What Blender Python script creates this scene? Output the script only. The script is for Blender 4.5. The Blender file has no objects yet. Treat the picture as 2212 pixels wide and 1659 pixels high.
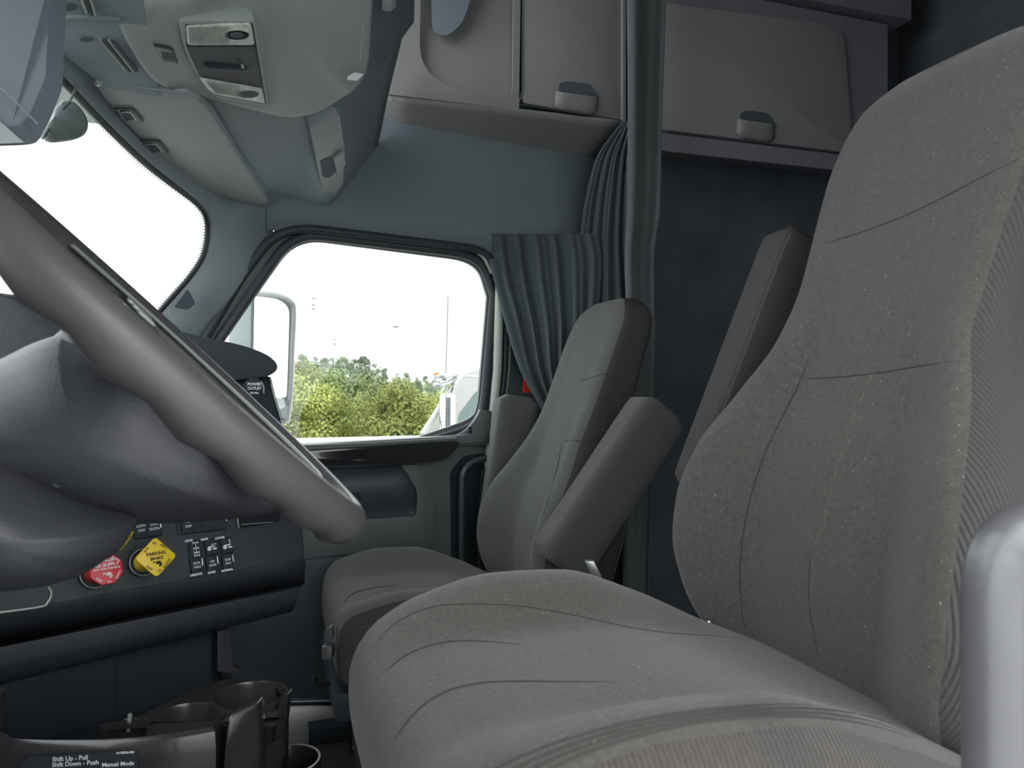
import bpy, bmesh, math, random
import numpy as np
from mathutils import Vector, Matrix
from mathutils.bvhtree import BVHTree
from mathutils.geometry import tessellate_polygon
random.seed(7)
C = bpy.context.scene.collection
SC = bpy.context.scene
# ------------------------------------------------------------------ camera, sky, light, exposure
TH = math.radians(18.4); FPX = 1597.0; CXP, CYP = 1106.0, 829.5
CAM = Vector((0, 0, 0.90))
FW = Vector((math.sin(TH), math.cos(TH), 0)); RT = Vector((math.cos(TH), -math.sin(TH), 0)); UP = Vector((0, 0, 1))
cd = bpy.data.cameras.new('camera'); cam = bpy.data.objects.new('camera', cd); C.objects.link(cam)
cam.location = CAM
cam.rotation_euler = (math.pi / 2, 0, -TH)
cd.sensor_width = 36.0; cd.lens = 36.0 * FPX / 2212.0; cd.clip_start = 0.02; cd.clip_end = 2000
cd.dof.use_dof = True; cd.dof.focus_distance = 1.5; cd.dof.aperture_fstop = 9.0
SC.camera = cam
SC.view_settings.view_transform = 'Standard'; SC.view_settings.look = 'None'
SC.view_settings.gamma = 1; SC.view_settings.use_curve_mapping = False
SC.view_settings.exposure = 0.27
w = bpy.data.worlds.new('world'); SC.world = w; w.use_nodes = True
nt = w.node_tree; bg = nt.nodes['Background']
bg.inputs[0].default_value = (0.95, 0.985, 1.0, 1); bg.inputs[1].default_value = 3.0
sd = bpy.data.lights.new('sun', 'SUN'); sd.energy = 0.6; sd.angle = math.radians(12); sd.color = (1.0, 0.91, 0.83)
sun = bpy.data.objects.new('sun', sd); C.objects.link(sun)
sun.rotation_euler = Vector((0.40, -1.0, 0.85)).to_track_quat('Z', 'Y').to_euler()

# ------------------------------------------------------------------ placing helpers
def U(px, py, d):                      # photograph pixel + distance along the view axis -> point in the cab
    return CAM + FW * d + RT * ((px - CXP) / FPX * d) + UP * ((CYP - py) / FPX * d)
def ray(px, py): return (U(px, py, 1.0) - CAM)
def PL(px, py, p0, n, off=0.0):
    r = ray(px, py); n = n.normalized(); p = p0 + n * off
    return CAM + r * ((p - CAM).dot(n) / r.dot(n))
def PY(px, py, y): return PL(px, py, Vector((0, y, 0)), Vector((0, 1, 0)))
def PX(px, py, x): return PL(px, py, Vector((x, 0, 0)), Vector((1, 0, 0)))
def PZ(px, py, z): return PL(px, py, Vector((0, 0, z)), Vector((0, 0, 1)))
def V(*a): return Vector(a)

# ------------------------------------------------------------------ materials
def mat(name, col, rough=0.6, bump=0.0, bscale=300, var=0.0, vscale=8, metal=0.0, coat=0.0, spec=0.5, speck=None, rib=None, fuzz=0.0, orand=0.0):
    m = bpy.data.materials.new(name); m.use_nodes = True; t = m.node_tree; N = t.nodes; L = t.links
    b = N['Principled BSDF']; b.inputs['Roughness'].default_value = rough; b.inputs['Metallic'].default_value = metal
    b.inputs['Specular IOR Level'].default_value = spec
    if coat: b.inputs['Coat Weight'].default_value = coat
    if fuzz:
        b.inputs['Sheen Weight'].default_value = fuzz; b.inputs['Sheen Roughness'].default_value = 0.5
    tc = N.new('ShaderNodeTexCoord')
    c = N.new('ShaderNodeRGB'); c.outputs[0].default_value = (*col, 1); out = c.outputs[0]
    if var:
        nz = N.new('ShaderNodeTexNoise'); nz.inputs['Scale'].default_value = vscale; nz.inputs['Detail'].default_value = 5
        L.new(tc.outputs['Object'], nz.inputs['Vector'])
        mr = N.new('ShaderNodeMapRange'); mr.inputs['From Min'].default_value = 0.3; mr.inputs['From Max'].default_value = 0.7
        mr.inputs['To Min'].default_value = 1 - var; mr.inputs['To Max'].default_value = 1 + var
        L.new(nz.outputs[0], mr.inputs[0])
        mx = N.new('ShaderNodeVectorMath'); mx.operation = 'SCALE'; L.new(out, mx.inputs[0]); L.new(mr.outputs[0], mx.inputs['Scale']); out = mx.outputs[0]
    if orand:
        oi = N.new('ShaderNodeObjectInfo'); m3 = N.new('ShaderNodeMapRange'); m3.inputs['To Min'].default_value = 1 - orand; m3.inputs['To Max'].default_value = 1 + orand
        L.new(oi.outputs['Random'], m3.inputs[0]); v3 = N.new('ShaderNodeVectorMath'); v3.operation = 'SCALE'; L.new(out, v3.inputs[0]); L.new(m3.outputs[0], v3.inputs['Scale']); out = v3.outputs[0]
    if speck:
        sc, thr, scol = speck
        n2 = N.new('ShaderNodeTexNoise'); n2.inputs['Scale'].default_value = sc; n2.inputs['Detail'].default_value = 1
        L.new(tc.outputs['Object'], n2.inputs['Vector'])
        r2 = N.new('ShaderNodeMapRange'); r2.inputs['From Min'].default_value = thr; r2.inputs['From Max'].default_value = thr + 0.03
        L.new(n2.outputs[0], r2.inputs[0])
        mm = N.new('ShaderNodeMix'); mm.data_type = 'RGBA'; L.new(r2.outputs[0], mm.inputs['Factor']); L.new(out, mm.inputs['A'])
        mm.inputs['B'].default_value = (*scol, 1); out = mm.outputs['Result']
    L.new(out, b.inputs['Base Color'])
    nrm = None
    if bump:
        n3 = N.new('ShaderNodeTexNoise'); n3.inputs['Scale'].default_value = bscale; n3.inputs['Detail'].default_value = 3
        L.new(tc.outputs['Object'], n3.inputs['Vector'])
        bp = N.new('ShaderNodeBump'); bp.inputs['Strength'].default_value = bump; bp.inputs['Distance'].default_value = 0.001
        L.new(n3.outputs[0], bp.inputs['Height']); nrm = bp.outputs[0]
    if rib:
        ax, sc, st = rib
        wv = N.new('ShaderNodeTexWave'); wv.bands_direction = ax; wv.inputs['Scale'].default_value = sc; wv.inputs['Distortion'].default_value = 0.3
        L.new(tc.outputs['Object'], wv.inputs['Vector'])
        b2 = N.new('ShaderNodeBump'); b2.inputs['Strength'].default_value = st; b2.inputs['Distance'].default_value = 0.0015
        L.new(wv.outputs['Fac'], b2.inputs['Height'])
        if nrm: L.new(nrm, b2.inputs['Normal'])
        nrm = b2.outputs[0]
    if nrm: L.new(nrm, b.inputs['Normal'])
    return m
def glassmat(name, refl=0.05, tint=(1, 1, 1)):
    m = bpy.data.materials.new(name); m.use_nodes = True; t = m.node_tree; N = t.nodes; L = t.links
    N.remove(N['Principled BSDF'])
    tr = N.new('ShaderNodeBsdfTransparent'); tr.inputs[0].default_value = (*tint, 1)
    gl = N.new('ShaderNodeBsdfGlossy'); gl.inputs['Roughness'].default_value = 0.02
    mx = N.new('ShaderNodeMixShader'); mx.inputs[0].default_value = refl
    L.new(tr.outputs[0], mx.inputs[1]); L.new(gl.outputs[0], mx.inputs[2]); L.new(mx.outputs[0], N['Material Output'].inputs[0])
    return m
FAB = (0.087, 0.082, 0.076)
M = dict(
    fabric=mat('seat_cloth', FAB, 0.95, 0.9, 900, 0.16, 160, spec=0.15, speck=(420, 0.745, (0.42, 0.41, 0.38)), fuzz=0.25),
    fabric2=mat('passenger_cloth', (0.112, 0.116, 0.106), 0.95, 0.6, 900, 0.08, 200, spec=0.15, fuzz=0.15),
    ribx=mat('ribbed_cloth', (0.078, 0.071, 0.067), 0.95, 0.5, 900, 0.1, 200, spec=0.15, rib=('X', 70, 0.8), fuzz=0.2),
    ribz=mat('ribbed_armrest_cloth', (0.11, 0.107, 0.098), 0.95, 0.5, 900, 0.08, 200, spec=0.15, rib=('DIAGONAL', 85, 0.8), fuzz=0.2),
    ribv=mat('dark_ribbed_cloth', (0.088, 0.084, 0.083), 0.95, 0.4, 900, 0.06, 200, spec=0.15, rib=('Y', 90, 0.8)),
    seam=mat('seam_thread', (0.05, 0.048, 0.045), 0.95),
    seamlt=mat('pale_thread', (0.15, 0.14, 0.12), 0.95),
    plastic=mat('overhead_plastic', (0.38, 0.42, 0.42), 0.55, 0.35, 500, 0.04, 5),  # lightened and blued: veiling haze of the upper cab is in the colour
    plastic2=mat('header_plastic', (0.28, 0.325, 0.34), 0.6, 0.35, 500, 0.04, 5),  # bluish haze mixed into this colour too
    wallm=mat('side_lining', (0.215, 0.26, 0.29), 0.75, 0.2, 600, 0.05, 4),  # same haze put into the lining colour
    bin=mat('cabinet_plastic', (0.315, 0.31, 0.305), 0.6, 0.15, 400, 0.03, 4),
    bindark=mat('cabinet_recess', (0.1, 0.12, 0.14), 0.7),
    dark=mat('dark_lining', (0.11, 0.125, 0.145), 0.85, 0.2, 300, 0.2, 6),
    roof=mat('roof_lining', (0.24, 0.24, 0.27), 0.9, 0.2, 300, 0.05, 3),
    sidec=mat('side_panel_cloth', (0.06, 0.059, 0.056), 0.95, 0.4, 900, 0.06, 200, spec=0.15),
    ribs=mat('ribbed_side_cloth', (0.075, 0.070, 0.070), 0.95, 0.4, 900, 0.06, 200, spec=0.15, rib=('X', 85, 0.8)),
    curtain=mat('curtain_cloth', (0.062, 0.084, 0.094), 0.85, 0.3, 500, 0.08, 12, fuzz=0.2),
    curtain2=mat('divider_curtain_cloth', (0.13, 0.145, 0.15), 0.85, 0.3, 500, 0.08, 12, fuzz=0.2),
    dash=mat('dash_plastic', (0.030, 0.038, 0.043), 0.5, 0.5, 700, 0.05, 10),
    dash2=mat('dash_lower_plastic', (0.028, 0.034, 0.044), 0.55, 0.5, 700, 0.05, 10),
    black=mat('black_plastic', (0.030, 0.038, 0.046), 0.6, 0.2, 600, spec=0.25),
    gloss=mat('gloss_black_trim', (0.02, 0.022, 0.026), 0.12, coat=0.5),
    tray=mat('tray_plastic', (0.035, 0.033, 0.036), 0.24, 0.12, 900, 0.1, 30, coat=0.25, speck=(900, 0.72, (0.07, 0.065, 0.065))),
    wheel=mat('wheel_leather', (0.072, 0.068, 0.074), 0.42, 0.15, 700, 0.05, 10),
    shroud=mat('column_plastic', (0.042, 0.045, 0.053), 0.5, 0.4, 500, 0.05, 10),
    satin=mat('satin_silver', (0.42, 0.45, 0.42), 0.35, 0.3, 900, metal=0.3),
    door=mat('door_plastic', (0.16, 0.17, 0.175), 0.5, 0.3, 500, 0.04, 8),
    doord=mat('door_dark_plastic', (0.095, 0.11, 0.12), 0.55, 0.3, 500, 0.04, 8),
    rubber=mat('black_rubber', (0.04, 0.05, 0.056), 0.5),
    ltrim=mat('pale_strip', (0.50, 0.50, 0.44), 0.5),
    painted=mat('painted_edge', (0.55, 0.56, 0.50), 0.4),
    chrome=mat('chrome', (0.8, 0.8, 0.78), 0.12, metal=1.0),
    metal=mat('brushed_metal', (0.45, 0.46, 0.46), 0.35, metal=0.8),
    handle=mat('grab_handle_coating', (0.15, 0.15, 0.16), 0.38, 0.2, 300, 0.05, 20, metal=0.35),
    barb=mat('door_bar_coating', (0.07, 0.085, 0.09), 0.35),
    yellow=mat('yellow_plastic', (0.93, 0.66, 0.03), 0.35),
    red=mat('red_plastic', (0.62, 0.035, 0.045), 0.35),
    redcloth=mat('red_belt_guide', (0.70, 0.05, 0.03), 0.6),
    white=mat('white_print', (0.80, 0.82, 0.82), 0.6),
    ink=mat('black_print', (0.03, 0.025, 0.01), 0.6),
    clear=mat('clear_lens', (0.92, 0.94, 0.88), 0.15, 0.3, 200, 0.25, 60, spec=0.8, rib=('X', 260, 0.6)),
    grille=mat('ribbed_grey_plastic', (0.085, 0.095, 0.11), 0.5, rib=('DIAGONAL', 260, 0.8)),
    floor=mat('rubber_floor', (0.025, 0.026, 0.024), 0.7, 0.8, 200, 0.25, 25),
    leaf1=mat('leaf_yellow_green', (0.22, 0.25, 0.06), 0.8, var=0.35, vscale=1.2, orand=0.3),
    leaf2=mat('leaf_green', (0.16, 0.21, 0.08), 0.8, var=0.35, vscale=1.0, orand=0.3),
    leaf3=mat('leaf_far_green', (0.2, 0.25, 0.17), 0.9, var=0.25, vscale=0.5, orand=0.3),  # distance haze is mixed into this lighter leaf colour
    bark=mat('bark', (0.10, 0.085, 0.06), 0.9),
    grass=mat('grass_ground', (0.15, 0.19, 0.08), 0.95, var=0.3, vscale=0.3),
    lot=mat('concrete_lot', (0.42, 0.42, 0.40), 0.9, var=0.15, vscale=0.6),
    wpaint=mat('white_paint', (0.33, 0.33, 0.32), 0.3, coat=0.5),
    truckglass=mat('dark_glass', (0.08, 0.13, 0.12), 0.1, coat=0.3),
    mirror=mat('mirror_glass', (0.95, 0.97, 0.97), 0.02, metal=1.0),
    pole=mat('washed_out_pole', (0.6, 0.6, 0.6), 0.5),  # pale shaft colour stands for the sky glare washing it out
    mast=mat('dark_mast', (0.10, 0.09, 0.09), 0.6),
    amber=mat('amber_lamp', (0.85, 0.20, 0.02), 0.3),
    mhouse=mat('mirror_housing', (0.20, 0.25, 0.24), 0.5),
    frit=mat('black_frit', (0.015, 0.02, 0.022), 0.5),
)
M['glass'] = glassmat('window_glass', 0.045, (0.97, 0.99, 0.98))

# ------------------------------------------------------------------ object helpers
WO = {}
def tag(o, label=None, cat=None, group=None, kind=None):
    if label: o['label'] = label
    if cat: o['category'] = cat
    if group: o['group'] = group
    if kind: o['kind'] = kind
    return o
def obj(name, vf, m, parent=None, smooth=True, bevel=0, sub=0, solid=0, mi=None, angle=40, label=None):
    """verts+faces in cab coordinates -> ONE mesh object whose origin sits in its middle"""
    vs, fs = vf[0], vf[1]
    cen = Vector((0, 0, 0))
    A = np.array([tuple(v) for v in vs]); lo, hi = A.min(0), A.max(0)
    cen = Vector(((lo[0] + hi[0]) / 2, (lo[1] + hi[1]) / 2, lo[2] if parent is None else (lo[2] + hi[2]) / 2))
    me = bpy.data.meshes.new(name); me.from_pydata([tuple(Vector(v) - cen) for v in vs], [], [tuple(f) for f in fs])
    bm = bmesh.new(); bm.from_mesh(me)
    if mi is not None:
        for f, k in zip(bm.faces, mi): f.material_index = k
    bmesh.ops.remove_doubles(bm, verts=bm.verts, dist=1e-6)
    bmesh.ops.recalc_face_normals(bm, faces=bm.faces)
    if bevel:
        es = [e for e in bm.edges if len(e.link_faces) == 2 and e.calc_face_angle(0) > 0.6]
        bmesh.ops.bevel(bm, geom=es, offset=bevel, segments=2, affect='EDGES', profile=0.6, clamp_overlap=True)
    for f in bm.faces: f.smooth = smooth
    bm.to_mesh(me); bm.free()
    for mm in (m if isinstance(m, (list, tuple)) else [m]): me.materials.append(mm)
    if smooth:
        me.set_sharp_from_angle(angle=math.radians(angle))
    o = bpy.data.objects.new(name, me); C.objects.link(o)
    par = WO.get(parent.name, Vector((0, 0, 0))) if parent else Vector((0, 0, 0))
    o.location = cen - par; WO[o.name] = cen
    if parent: o.parent = parent
    if solid:
        s = o.modifiers.new('solid', 'SOLIDIFY'); s.thickness = solid; s.offset = 0
    if sub:
        s = o.modifiers.new('sub', 'SUBSURF'); s.levels = sub; s.render_levels = sub
    if label: o['label'] = label
    return o
def empty(name, loc, label, cat, group=None, kind=None):
    o = bpy.data.objects.new(name, None); C.objects.link(o); o.location = loc; o.empty_display_size = 0.05
    WO[o.name] = Vector(loc); return tag(o, label, cat, group, kind)
def struct(name, vf, m, label=None, cat=None, **k):
    return tag(obj(name, vf, m, None, **k), label, cat, kind='structure')
def join(*parts):
    vs, fs = [], []
    for p in parts:
        n = len(vs); vs += list(p[0]); fs += [tuple(i + n for i in f) for f in p[1]]
    return vs, fs
def grid(rows, closeu=False, capv=False, flip=False):
    nv, nu = len(rows), len(rows[0]); vs = [Vector(p) for r in rows for p in r]; fs = []
    for j in range(nv - 1):
        for i in range(nu - (0 if closeu else 1)):
            a, b = j * nu + i, j * nu + (i + 1) % nu
            fs.append((a, b, b + nu, a + nu))
    if capv:
        fs.append(tuple(range(nu - 1, -1, -1))); fs.append(tuple(range((nv - 1) * nu, nv * nu)))
    return vs, fs
def box(c, s, ax=None):
    c = Vector(c); ax = ax or (V(1, 0, 0), V(0, 1, 0), V(0, 0, 1))
    vs = [c + ax[0] * (i * s[0] / 2) + ax[1] * (j * s[1] / 2) + ax[2] * (k * s[2] / 2) for i in (-1, 1) for j in (-1, 1) for k in (-1, 1)]
    return vs, [(0, 1, 3, 2), (4, 6, 7, 5), (0, 4, 5, 1), (2, 3, 7, 6), (0, 2, 6, 4), (1, 5, 7, 3)]
def catmull(pts, n=6, closed=False):
    P = [Vector(p) for p in pts]; out = []; L = len(P)
    rng = range(L) if closed else range(L - 1)
    for i in rng:
        g = lambda k: P[k % L] if closed else P[max(0, min(L - 1, k))]
        p0, p1, p2, p3 = g(i - 1), g(i), g(i + 1), g(i + 2)
        for k in range(n):
            t = k / n
            out.append(0.5 * ((2 * p1) + (p2 - p0) * t + (2 * p0 - 5 * p1 + 4 * p2 - p3) * t * t + (3 * p1 - p0 - 3 * p2 + p3) * t ** 3))
    if not closed: out.append(P[-1])
    return out
def tube(path, r, n=12, closed=False, flat=1.0, nrm=None):
    P = [Vector(p) for p in path]; rows = []; L = len(P)
    a = nrm.normalized() if nrm else None
    for i, p in enumerate(P):
        if closed: t = (P[(i + 1) % L] - P[i - 1]).normalized()
        else: t = (P[min(L - 1, i + 1)] - P[max(0, i - 1)]).normalized()
        if a is None:
            a = t.orthogonal().normalized()
        a2 = (a - t * a.dot(t)); a2 = a2.normalized() if a2.length > 1e-6 else t.orthogonal().normalized()
        if nrm is None: a = a2
        b = t.cross(a2); rr = r[i] if isinstance(r, (list, tuple)) else r
        rows.append([p + a2 * (math.cos(2 * math.pi * k / n) * rr * flat) + b * (math.sin(2 * math.pi * k / n) * rr) for k in range(n)])
    if closed: rows.append(rows[0]); return grid(rows, True)
    return grid(rows, True, True)
def fillet(pts, r, n=5):
    out = []; L = len(pts)
    for i in range(L):
        p = Vector(pts[i]); a = Vector(pts[i - 1]); b = Vector(pts[(i + 1) % L]); ri = r[i] if isinstance(r, (list, tuple)) else r
        if ri <= 0: out.append(p); continue
        d1, d2 = (a - p), (b - p); q1 = p + d1.normalized() * min(ri, d1.length * .48); q2 = p + d2.normalized() * min(ri, d2.length * .48)
        for k in range(n + 1):
            t = k / n; out.append(q1 * (1 - t) ** 2 + p * 2 * t * (1 - t) + q2 * t * t)
    return out
def prism(pts, vec):
    P = [Vector(p) for p in pts]; n = len(P); vec = Vector(vec)
    vs = P + [p + vec for p in P]
    fs = [tuple(range(n)), tuple(range(2 * n - 1, n - 1, -1))] + [(i, (i + 1) % n, n + (i + 1) % n, n + i) for i in range(n)]
    return vs, fs
def hole_plate(outer, holes, vec):
    O = [Vector(p) for p in outer]; loops = [O] + [[Vector(p) for p in h] for h in holes]
    flat = [p for l in loops for p in l]; tri = tessellate_polygon(loops); n = len(flat); vec = Vector(vec)
    vs = flat + [p + vec for p in flat]; fs = [tuple(t) for t in tri] + [tuple(i + n for i in t[::-1]) for t in tri]
    s = 0
    for l in loops:
        m = len(l)
        for i in range(m): fs.append((s + i, s + (i + 1) % m, n + s + (i + 1) % m, n + s + i))
        s += m
    return vs, fs
def pcurve(xs, ys):
    xs = np.array(xs, float); ys = np.array(ys, float); h = np.diff(xs); d = np.diff(ys) / h
    m = np.zeros_like(ys); m[1:-1] = np.where(d[:-1] * d[1:] > 0, 2 * d[:-1] * d[1:] / (d[:-1] + d[1:] + 1e-12), 0); m[0] = d[0]; m[-1] = d[-1]
    def f(x):
        x = min(max(x, xs[0]), xs[-1]); i = min(max(int(np.searchsorted(xs, x)) - 1, 0), len(h) - 1)
        t = (x - xs[i]) / h[i]; t2, t3 = t * t, t ** 3
        return float((2 * t3 - 3 * t2 + 1) * ys[i] + (t3 - 2 * t2 + t) * h[i] * m[i] + (-2 * t3 + 3 * t2) * ys[i + 1] + (t3 - t2) * h[i] * m[i + 1])
    return f
def sstep(a, b, x):
    t = min(1, max(0, (x - a) / (b - a))); return t * t * (3 - 2 * t)
def supp(t, p):
    c, s = math.cos(t), math.sin(t); k = 1 / (abs(c) ** p + abs(s) ** p) ** (1 / p); return c * k, s * k
def bvh_of(vf): return BVHTree.FromPolygons([Vector(v) for v in vf[0]], [tuple(f) for f in vf[1]])
def onto(bvh, pix, lift=0.0, n=6):
    out = []
    for p in catmull([V(a, b, 0) for a, b in pix], n):
        r = ray(p.x, p.y).normalized(); h = bvh.ray_cast(CAM, r)
        if h[0] is not None: out.append(h[0] + (-r) * lift)
    # keep only the run without jumps
    run = [out[0]] if out else []
    for p in out[1:]:
        if (p - run[-1]).length < 0.12: run.append(p)
    return run
def text(s, size, origin, ex, ey, align='CENTER', bold=0.0):
    cu = bpy.data.curves.new('t', 'FONT'); cu.body = s; cu.size = size; cu.align_x = align; cu.align_y = 'CENTER'; cu.offset = bold
    o = bpy.data.objects.new('t', cu); C.objects.link(o)
    dg = bpy.context.evaluated_depsgraph_get(); dg.update()
    me = bpy.data.meshes.new_from_object(o.evaluated_get(dg))
    ex, ey = Vector(ex).normalized(), Vector(ey).normalized()
    vs = [Vector(origin) + ex * v.co.x + ey * v.co.y for v in me.vertices]; fs = [tuple(p.vertices) for p in me.polygons]
    bpy.data.objects.remove(o); bpy.data.curves.remove(cu); bpy.data.meshes.remove(me)
    return vs, fs

# ================================================================== SETTING: the cab shell
FLOOR = 0.0
struct('floor', box((0.75, 1.22, -0.02), (3.2, 2.5, 0.04)), M['floor'], 'dark rubber cab floor between dashboard and seats', 'floor', smooth=False)
for i in range(5):
    q0 = PZ(560, 1492 + i * 7, 0.004); q1 = PZ(760, 1488 + i * 7, 0.004)
    o = obj('trim_1', tube([q0, q1], 0.006, 8), M['black'])
    tag(o, 'ribbed black sill strip on the floor by the passenger door', 'sill strip', 'ribs of the passenger door sill', 'structure')
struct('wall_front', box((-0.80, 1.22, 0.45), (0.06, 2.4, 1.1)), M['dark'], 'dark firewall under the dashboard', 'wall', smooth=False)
struct('wall_back', box((2.35, 1.22, 1.2), (0.05, 2.4, 2.5)), M['dark'], 'dark rear wall of the sleeper', 'wall', smooth=False)
struct('ceiling', box((1.05, 1.2, 2.42), (2.65, 2.4, 0.05)), M['roof'], 'dark grey high roof lining', 'ceiling', smooth=False)
_o = [V(-.85, .17, 0), V(2.35, .17, 0), V(2.35, .17, 2.45), V(-.85, .17, 2.45)]
_h = fillet([V(-.12, .17, .22), V(.90, .17, .22), V(.90, .17, 1.50), V(.05, .17, 1.50), V(-.12, .17, 1.2)], .08)
struct('wall_left', hole_plate(_o, [_h], V(0, -.05, 0)), M['dark'], 'unseen driver side cab wall with its door opening sized to limit light', 'wall', smooth=False)  # out of view; opening narrowed to cut light on the near seats
# passenger side wall: door plane slightly toed in to the front
DP0 = V(0.68, 2.20, 0); DE = V(0.83, 0.10, 0).normalized(); DN = V(DE.y, -DE.x, 0)    # DN points into the cab
def D(px, py, off=0.0): return PL(px, py, DP0, DN, off)
# side wall behind the door (sleeper) and above it
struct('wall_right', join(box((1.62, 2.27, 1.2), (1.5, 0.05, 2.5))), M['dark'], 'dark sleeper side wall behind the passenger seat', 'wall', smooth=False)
# upper side lining over the passenger door, curved at its front into the header
rows = []
for px, dd in ((575, 0), (640, -0.00), (700, 0.0), (780, 0.0), (850, 0.0), (950, 0.0), (1060, 0.0), (1180, 0.0), (1330, 0.0)):
    yb = 452 + (px - 640) * 0.105
    col = []
    for k in range(8):
        t = k / 7; py = (yb + 50) * (1 - t) + (150) * t
        off = 0.015 + 0.10 * max(0, (760 - px) / 120) * t + 0.02 * math.sin(math.pi * t)
        col.append(D(px, py, off))
    rows.append(col)
struct('trim_2', grid(rows), M['wallm'], 'blue grey side lining above the passenger window', 'wall lining', solid=0.012)
struct('wall_front_upper' if False else 'trim_3', box((0.45, 2.29, 1.9), (1.1, 0.03, 1.05)), M['wallm'], 'upper side wall lining hidden behind the overhead cabinets', 'wall lining', smooth=False)

# ------------------------------------------------ windshield frame, A pillar, glass
WS = [(95, 140, 1.16), (142, 182, 1.23), (200, 243, 1.34), (262, 305, 1.46), (320, 358, 1.58), (380, 405, 1.70), (425, 440, 1.80), (445, 470, 1.85), (447, 510, 1.87), (437, 555, 1.87), (408, 600, 1.86), (360, 655, 1.85), (300, 725, 1.84), (240, 790, 1.83)]
WO_ = [(120, 60, 1.24), (175, 110, 1.33), (250, 165, 1.46), (320, 240, 1.60), (385, 310, 1.73), (450, 375, 1.86), (510, 420, 1.96), (575, 440, 1.99), (595, 478, 2.04), (562, 540, 2.0), (518, 610, 1.95), (455, 700, 1.93), (405, 775, 1.92), (355, 850, 1.91)]
a = catmull([U(*p) for p in WS], 6); b = catmull([U(*p) for p in WO_], 6)
rows = []
for k in range(9):
    t = k / 8; bulge = -0.012 * math.sin(math.pi * t)
    rows.append([p * (1 - t) + q * t + (CAM - p).normalized() * (-bulge) for p, q in zip(a, b)])
struct('trim_4', grid(rows), M['plastic2'], 'grey windshield header trim running down into the passenger A pillar', 'pillar trim', solid=0.012)
tag(obj('pillar_recess', prism(fillet([U(376, 664, 1.80), U(405, 624, 1.80), U(421, 655, 1.82), U(404, 669, 1.82)], .006), FW * .004), M['bindark'], bpy.data.objects['trim_4']), 'dark triangular recess')
ins = [U(px, py, d - 0.002) for px, py, d in WS]
struct('trim_5', tube([p + (p - CAM).normalized() * -0.002 for p in catmull(ins, 6)], 0.0065, 8), M['frit'], 'black windshield gasket edge', 'gasket')
# dotted frit band on the glass
cen = U(200, 500, 1.7); dots = []
for row in range(3):
    pth = catmull([V(px, py, d) for px, py, d in WS], 26)
    acc = 0; last = None
    for q in pth:
        if last is not None: acc += (V(q.x, q.y, 0) - V(last.x, last.y, 0)).length
        last = q
        if acc > 5.2:
            acc = 0
            dirx = V(150 - q.x, 560 - q.y, 0).normalized()
            # inward normal of the curve
            px, py = q.x + dirx.x * (3 + row * 4.0), q.y + dirx.y * (3 + row * 4.0)
            p = U(px, py, q.z + 0.01); s = 0.0027 - row * 0.0006
            n = len(dots) // 6
            dots += [p + RT * (s * math.cos(t)) + UP * (s * math.sin(t)) for t in [i * math.pi / 3 for i in range(6)]]
struct('window_1', (lambda P: (P, [tuple(range(len(P)))]))([U(px, py, d + 0.03) for px, py, d in WS] + [U(-200, 900, 1.6), U(-900, 900, 1.25), U(-1200, 500, 1.0), U(-900, 140, 0.9), U(-150, 10, 1.0)]), M['glass'], 'windshield glass seen past the steering wheel', 'window', smooth=False)
wsobj = bpy.data.objects['window_1']
tag(obj('dot_band', (dots, [tuple(range(6 * i, 6 * i + 6)) for i in range(len(dots) // 6)]), M['frit'], wsobj, smooth=False), 'fading black dot pattern along the glass edge', kind='stuff')

# ------------------------------------------------ passenger door
WIN = [(642, 516, 60), (1030, 566, 62), (1052, 640, 0), (1032, 880, 0), (1018, 905, 50), (900, 945, 25), (640, 958, 10), (560, 955, 10), (468, 760, 10)]
win = fillet([D(a_, b_) for a_, b_, r in WIN], [0.075, 0.085, 0.0, 0.05, 0.06, 0.02, 0, 0, 0.01], 7)
WINO = [(590, 478), (1060, 532), (1082, 640), (1050, 960), (1040, 1300), (900, 1500), (560, 1500), (330, 1300), (330, 850), (440, 715)]
outr = [D(a_, b_, 0.0) for a_, b_ in WINO]; outr = fillet(outr, [0.09, 0.1, 0, 0, 0, 0, 0, 0, 0, 0], 6)
door = empty('door_1', D(900, 1500), 'passenger door with its window, grab bar and pocket', 'door', kind='structure')
obj('door_panel', hole_plate(outr, [win], DN * -0.012), M['door'], door, smooth=False)
seal = [D(a_, b_, 0.004) for a_, b_, r in WIN]
obj('window_seal', tube(fillet([D(a_, b_, 0.008) for a_, b_ in ((634, 503), (1038, 553), (1066, 640), (1044, 888), (1020, 925), (900, 962), (640, 970), (545, 965), (452, 765))], [0.08, 0.09, 0, .05, .06, .02, 0, 0, .01], 7), 0.014, 10, True), M['rubber'], door)
obj('window_channel', tube(fillet([D(a_, b_, 0.016) for a_, b_ in ((612, 478), (1052, 533), (1088, 640), (1068, 880))], [0, 0.10, 0, 0], 7), 0.016, 10)
    if False else tube(fillet([D(a_, b_, 0.02) for a_, b_ in ((440, 735), (520, 600), (605, 486), (1050, 540), (1076, 600))], [0, 0, 0.10, 0.07, 0], 7), 0.013, 10), M['rubber'], door)
obj('weather_strip', tube(fillet([D(a_, b_, 0.022) for a_, b_ in ((628, 490), (720, 498), (1038, 540), (1062, 590))], [0, 0, 0.07, 0], 8), 0.0055, 8), M['ltrim'], door, label='pale strip over the window seal')
tag(obj('window_2', (win, [tuple(range(len(win)))]), M['glass'], None, smooth=False), 'passenger door window glass', 'window', kind='structure')
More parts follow.
